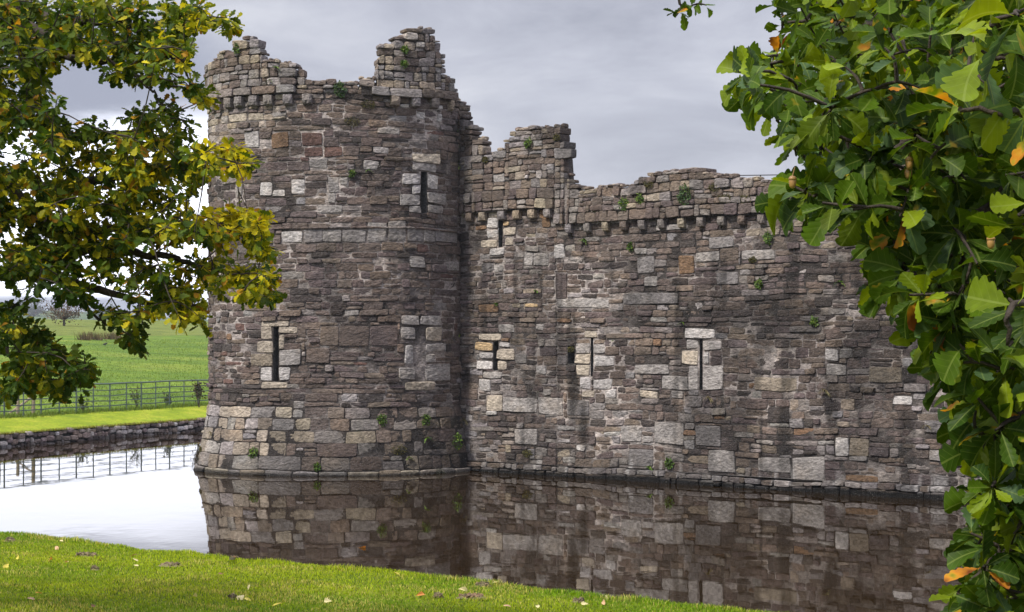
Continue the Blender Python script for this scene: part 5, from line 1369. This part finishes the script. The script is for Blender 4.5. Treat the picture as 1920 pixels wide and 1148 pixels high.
for a in [(TW, 715, 787, 10, 'leafy', 'round green plant on the tower base ledge, left of two'), (TW, 795, 786, 11, 'leafy', 'round green plant on the tower base ledge, right of two'), (TW, 794, 822, 12, 'fern', 'small fern low on the tower base below the right ledge plant'), (TW, 845, 828, 17, 'leafy', 'bushy green plant at the foot of the corner between tower and wall'),
          (TW, 742, 843, 16, 'moss', 'olive mossy patch low on the tower base'), (TW, 760, 858, 9, 'fern', 'small fern under the olive mossy patch'), (TW, 485, 847, 11, 'leafy', 'yellowish green plant low on the left of the tower base'), (TW, 406, 812, 13, 'grass', 'drooping tuft on the left end of the tower base'), (TW, 393, 842, 8, 'moss', 'dark moss at the left waterline of the tower'),
          (TW, 598, 874, 6, 'leafy', 'tiny bright plant just above the tower waterline'), (TW, 450, 90, 10, 'leafy', 'green plant on the left turret peak of the tower'), (TW, 520, 128, 12, 'fern', 'fern on the broken left parapet of the tower'), (TW, 510, 152, 7, 'fern', 'tiny fern just above the left corbels of the tower'), (TW, 638, 167, 14, 'ivy', 'dark ivy in the gap of the tower parapet'),
          (TW, 690, 196, 14, 'moss', 'yellow green moss right of the parapet gap under the tall turret'), (TW, 660, 228, 15, 'moss', 'dark moss streak on the tower below the parapet gap'), (TW, 690, 320, 10, 'fern', 'fern in the middle of the upper tower face'), (TW, 660, 325, 6, 'leafy', 'tiny dark plant left of the fern on the upper tower face'), (TW, 757, 94, 7, 'leafy', 'small plant high on the tall turret'), (TW, 754, 121, 8, 'leafy', 'green plant halfway up the tall turret'),
          (CW, 862, 246, 11, 'fern', 'fern at the top of the joint between tower and wall'), (CW, 858, 282, 12, 'leafy', 'bright green plant midway in the joint between tower and wall'), (CW, 862, 312, 9, 'leafy', 'lowest bright green plant in the upper joint of tower and wall'), (CW, 862, 630, 14, 'fern', 'fern in the joint of tower and wall at arrow slit height'), (CW, 873, 790, 16, 'grass', 'hanging tuft in the lower joint of tower and wall'),
          (CW, 916, 300, 9, 'moss', 'yellow moss on the broken wall step beside the tower'), (CW, 1050, 258, 9, 'moss', 'yellow moss on the tall broken wall stub'), (CW, 996, 268, 8, 'leafy', 'green plant on the face of the tall broken wall stub'), (CW, 1096, 452, 14, 'fern', 'fern hanging below the first corbels of the right wall'), (CW, 1176, 383, 12, 'leafy', 'yellow green plant on the wall head, left of a pair'),
          (CW, 1206, 372, 9, 'leafy', 'bright plant on the wall head, right of a pair'), (CW, 1290, 366, 19, 'ivy', 'large dark green ivy patch on the right wall head'), (CW, 1222, 345, 12, 'moss', 'orange moss on the wall head above the bright plant'), (CW, 1345, 352, 13, 'moss', 'olive moss on the wall head right of the ivy'), (CW, 1364, 372, 15, 'moss', 'dark moss cushion under the olive moss of the wall head'), (CW, 1402, 375, 16, 'moss', 'reddish moss patch close to the big oak leaf'),
          (CW, 932, 572, 11, 'fern', 'fern on the wall above the leftmost arrow slit'), (CW, 1006, 546, 9, 'fern', 'fern in the middle of the wall left of centre'), (CW, 1280, 606, 10, 'fern', 'fern just above the right arrow slit'), (CW, 1330, 748, 17, 'grass', 'dry straw tuft below the right arrow slit'), (CW, 1548, 735, 22, 'grass', 'large dry straw tuft on the right part of the wall'), (CW, 1218, 877, 12, 'fern', 'bright fern above the wall plinth'), (CW, 1256, 868, 10, 'leafy', 'yellow green plant right of the bright fern above the plinth'),
          (CW, 1577, 530, 14, 'fern', 'spiky fern on the upper right wall near the oak leaves'), (CW, 1528, 602, 8, 'leafy', 'small plant below the dark stain of the upper right wall'), (CW, 1442, 445, 11, 'leafy', 'green plant just below the corbels of the right wall'), (CW, 1412, 487, 9, 'moss', 'moss on a pale stone of the upper right wall'), (CW, 1424, 532, 8, 'leafy', 'small yellow plant left of centre on the upper right wall'),
          (CW, 1150, 640, 7, 'fern', 'tiny fern between the two right arrow slits'), (CW, 1072, 655, 8, 'moss', 'moss in the dark hole beside the middle arrow slit'), (CW, 990, 850, 12, 'moss', 'moss low on the wall above the waterline left'), (CW, 1740, 800, 14, 'grass', 'thin grass tuft on the wall near the lower oak leaves'), (CW, 1183, 463, 6, 'leafy', 'tiny yellow plant below the corbels left of centre'), (CW, 1526, 430, 10, 'moss', 'mossy ledge under the corbels near the oak leaves')]:
    wall_plant(*a)

# ------------------------------------------------------------------ air
def haze_box(dens):
    m, n, l = nt('haze_air')
    v = N(n, 'ShaderNodeVolumePrincipled'); v.inputs['Density'].default_value = dens; v.inputs['Color'].default_value = (.82, .88, 1., 1); v.inputs['Anisotropy'].default_value = .0
    o = N(n, 'ShaderNodeOutputMaterial'); l.new(v.outputs[0], o.inputs['Volume'])
    g = Geo(); g.box((-200, 900, 16), (2600, 0, 0), (0, 1300, 0), (0, 0, 22))
    ob = g.build('haze', m); ob['kind'] = 'stuff'; return ob
HAZE = 0.0002

# ------------------------------------------------------------------ sky, sun, camera
world = bpy.data.worlds.new('World'); bpy.context.scene.world = world; world.use_nodes = True
n, l = world.node_tree.nodes, world.node_tree.links; n.clear()
SUN_EL, SUN_AZ = 50., 229.            # azimuth clockwise from +Y: behind the camera, to the left
sky = N(n, 'ShaderNodeTexSky', sky_type='NISHITA', sun_disc=False)
sky.sun_elevation = math.radians(SUN_EL); sky.sun_rotation = math.radians(SUN_AZ)
tc = N(n, 'ShaderNodeTexCoord')
mp = N(n, 'ShaderNodeMapping'); mp.inputs['Scale'].default_value = (1, 1, 2.6); l.new(tc.outputs['Generated'], mp.inputs[0])
cl = N(n, 'ShaderNodeTexNoise', Scale=7.5, Detail=8.0, Roughness=.6, Distortion=.35); l.new(mp.outputs[0], cl.inputs['Vector'])
cr = ramp(n, [(.30, (2.5, 2.55, 3.0)), (.5, (3.35, 3.4, 3.9)), (.70, (4.3, 4.35, 4.75))]); l.new(cl.outputs[0], cr.inputs[0])
sp = N(n, 'ShaderNodeSeparateXYZ'); l.new(tc.outputs['Generated'], sp.inputs[0])
zen = N(n, 'ShaderNodeMapRange', interpolation_type='SMOOTHSTEP'); l.new(sp.outputs[2], zen.inputs[0])
for i, v in ((1, .18), (2, .8), (3, 1.0), (4, 2.6)): zen.inputs[i].default_value = v
cz = N(n, 'ShaderNodeVectorMath', operation='SCALE'); l.new(cr.outputs[0], cz.inputs[0]); l.new(zen.outputs[0], cz.inputs['Scale'])
def sky_patch(d, lo, hi, sz):
    """soft patch of the cloud deck around a direction, stretched along the horizon"""
    m2 = N(n, 'ShaderNodeMapping'); m2.inputs['Scale'].default_value = (1, 1, sz); l.new(tc.outputs['Generated'], m2.inputs[0])
    nn = N(n, 'ShaderNodeVectorMath', operation='NORMALIZE'); l.new(m2.outputs[0], nn.inputs[0])
    dv = Vector((d[0], d[1], d[2] * sz)).normalized()
    dt = N(n, 'ShaderNodeVectorMath', operation='DOT_PRODUCT'); l.new(nn.outputs[0], dt.inputs[0]); dt.inputs[1].default_value = dv
    wv = N(n, 'ShaderNodeMath', operation='MULTIPLY_ADD', i1=.008); l.new(cl.outputs[0], wv.inputs[0]); l.new(dt.outputs['Value'], wv.inputs[2])
    r = N(n, 'ShaderNodeMapRange', interpolation_type='SMOOTHSTEP'); l.new(wv.outputs[0], r.inputs[0])
    for i, v in ((1, lo + .004), (2, hi + .004), (3, 0.), (4, 1.)): r.inputs[i].default_value = v
    return r.outputs[0]
def dirpx(px, py): return Vector(((px - 960) / F, 1, (HOR - py) / F)).normalized()
c = cz.outputs[0]
c = mix(n, l, 'MIX', sky_patch(dirpx(0, 415), .972, .992, 3.2), c, (12.2, 12.5, 14.0))        # bright break low on the left
c = mix(n, l, 'MIX', sky_patch(dirpx(60, 585), .990, .997, 14.), c, (2.5, 2.7, 3.4))           # grey bank on the horizon
c = mix(n, l, 'MIX', sky_patch(dirpx(200, 150), .9965, .9997, 2.6), c, (2.3, 2.4, 3.0))           # darker cloud above it
fin = mix(n, l, 'MIX', .93, sky.outputs[0], c)
bg = N(n, 'ShaderNodeBackground', Strength=.1); l.new(fin, bg.inputs[0])
o = N(n, 'ShaderNodeOutputWorld'); l.new(bg.outputs[0], o.inputs[0])

sl = bpy.data.lights.new('sun', 'SUN'); sl.energy = 3.0; sl.angle = math.radians(6); sl.color = (1, .95, .86)
so = bpy.data.objects.new('sun', sl); C.objects.link(so)
az, el = math.radians(SUN_AZ), math.radians(SUN_EL)
sd = Vector((math.sin(az) * math.cos(el), math.cos(az) * math.cos(el), math.sin(el)))
so.rotation_euler = (-sd).to_track_quat('-Z', 'Y').to_euler()
if HAZE: haze_box(HAZE)

cam = bpy.data.cameras.new('camera'); co_ = bpy.data.objects.new('camera', cam); C.objects.link(co_)
cam.sensor_width = 36; cam.lens = 36 * F / 1920; cam.clip_end = 8000; cam.clip_start = .1
cam.shift_y = (HOR - 574) / 1920
co_.location = (0, 0, EYE); co_.rotation_euler = (math.pi / 2, 0, 0)
sc = bpy.context.scene; sc.camera = co_
sc.view_settings.view_transform = 'Standard'; sc.view_settings.look = 'None'; sc.view_settings.gamma = 1; sc.view_settings.exposure = .75
sc.view_settings.use_curve_mapping = False
sc.cycles.max_bounces = 6; sc.cycles.diffuse_bounces = 3; sc.cycles.transmission_bounces = 4; sc.cycles.transparent_max_bounces = 6
sc.cycles.use_adaptive_sampling = True
sc.cycles.use_denoising = True
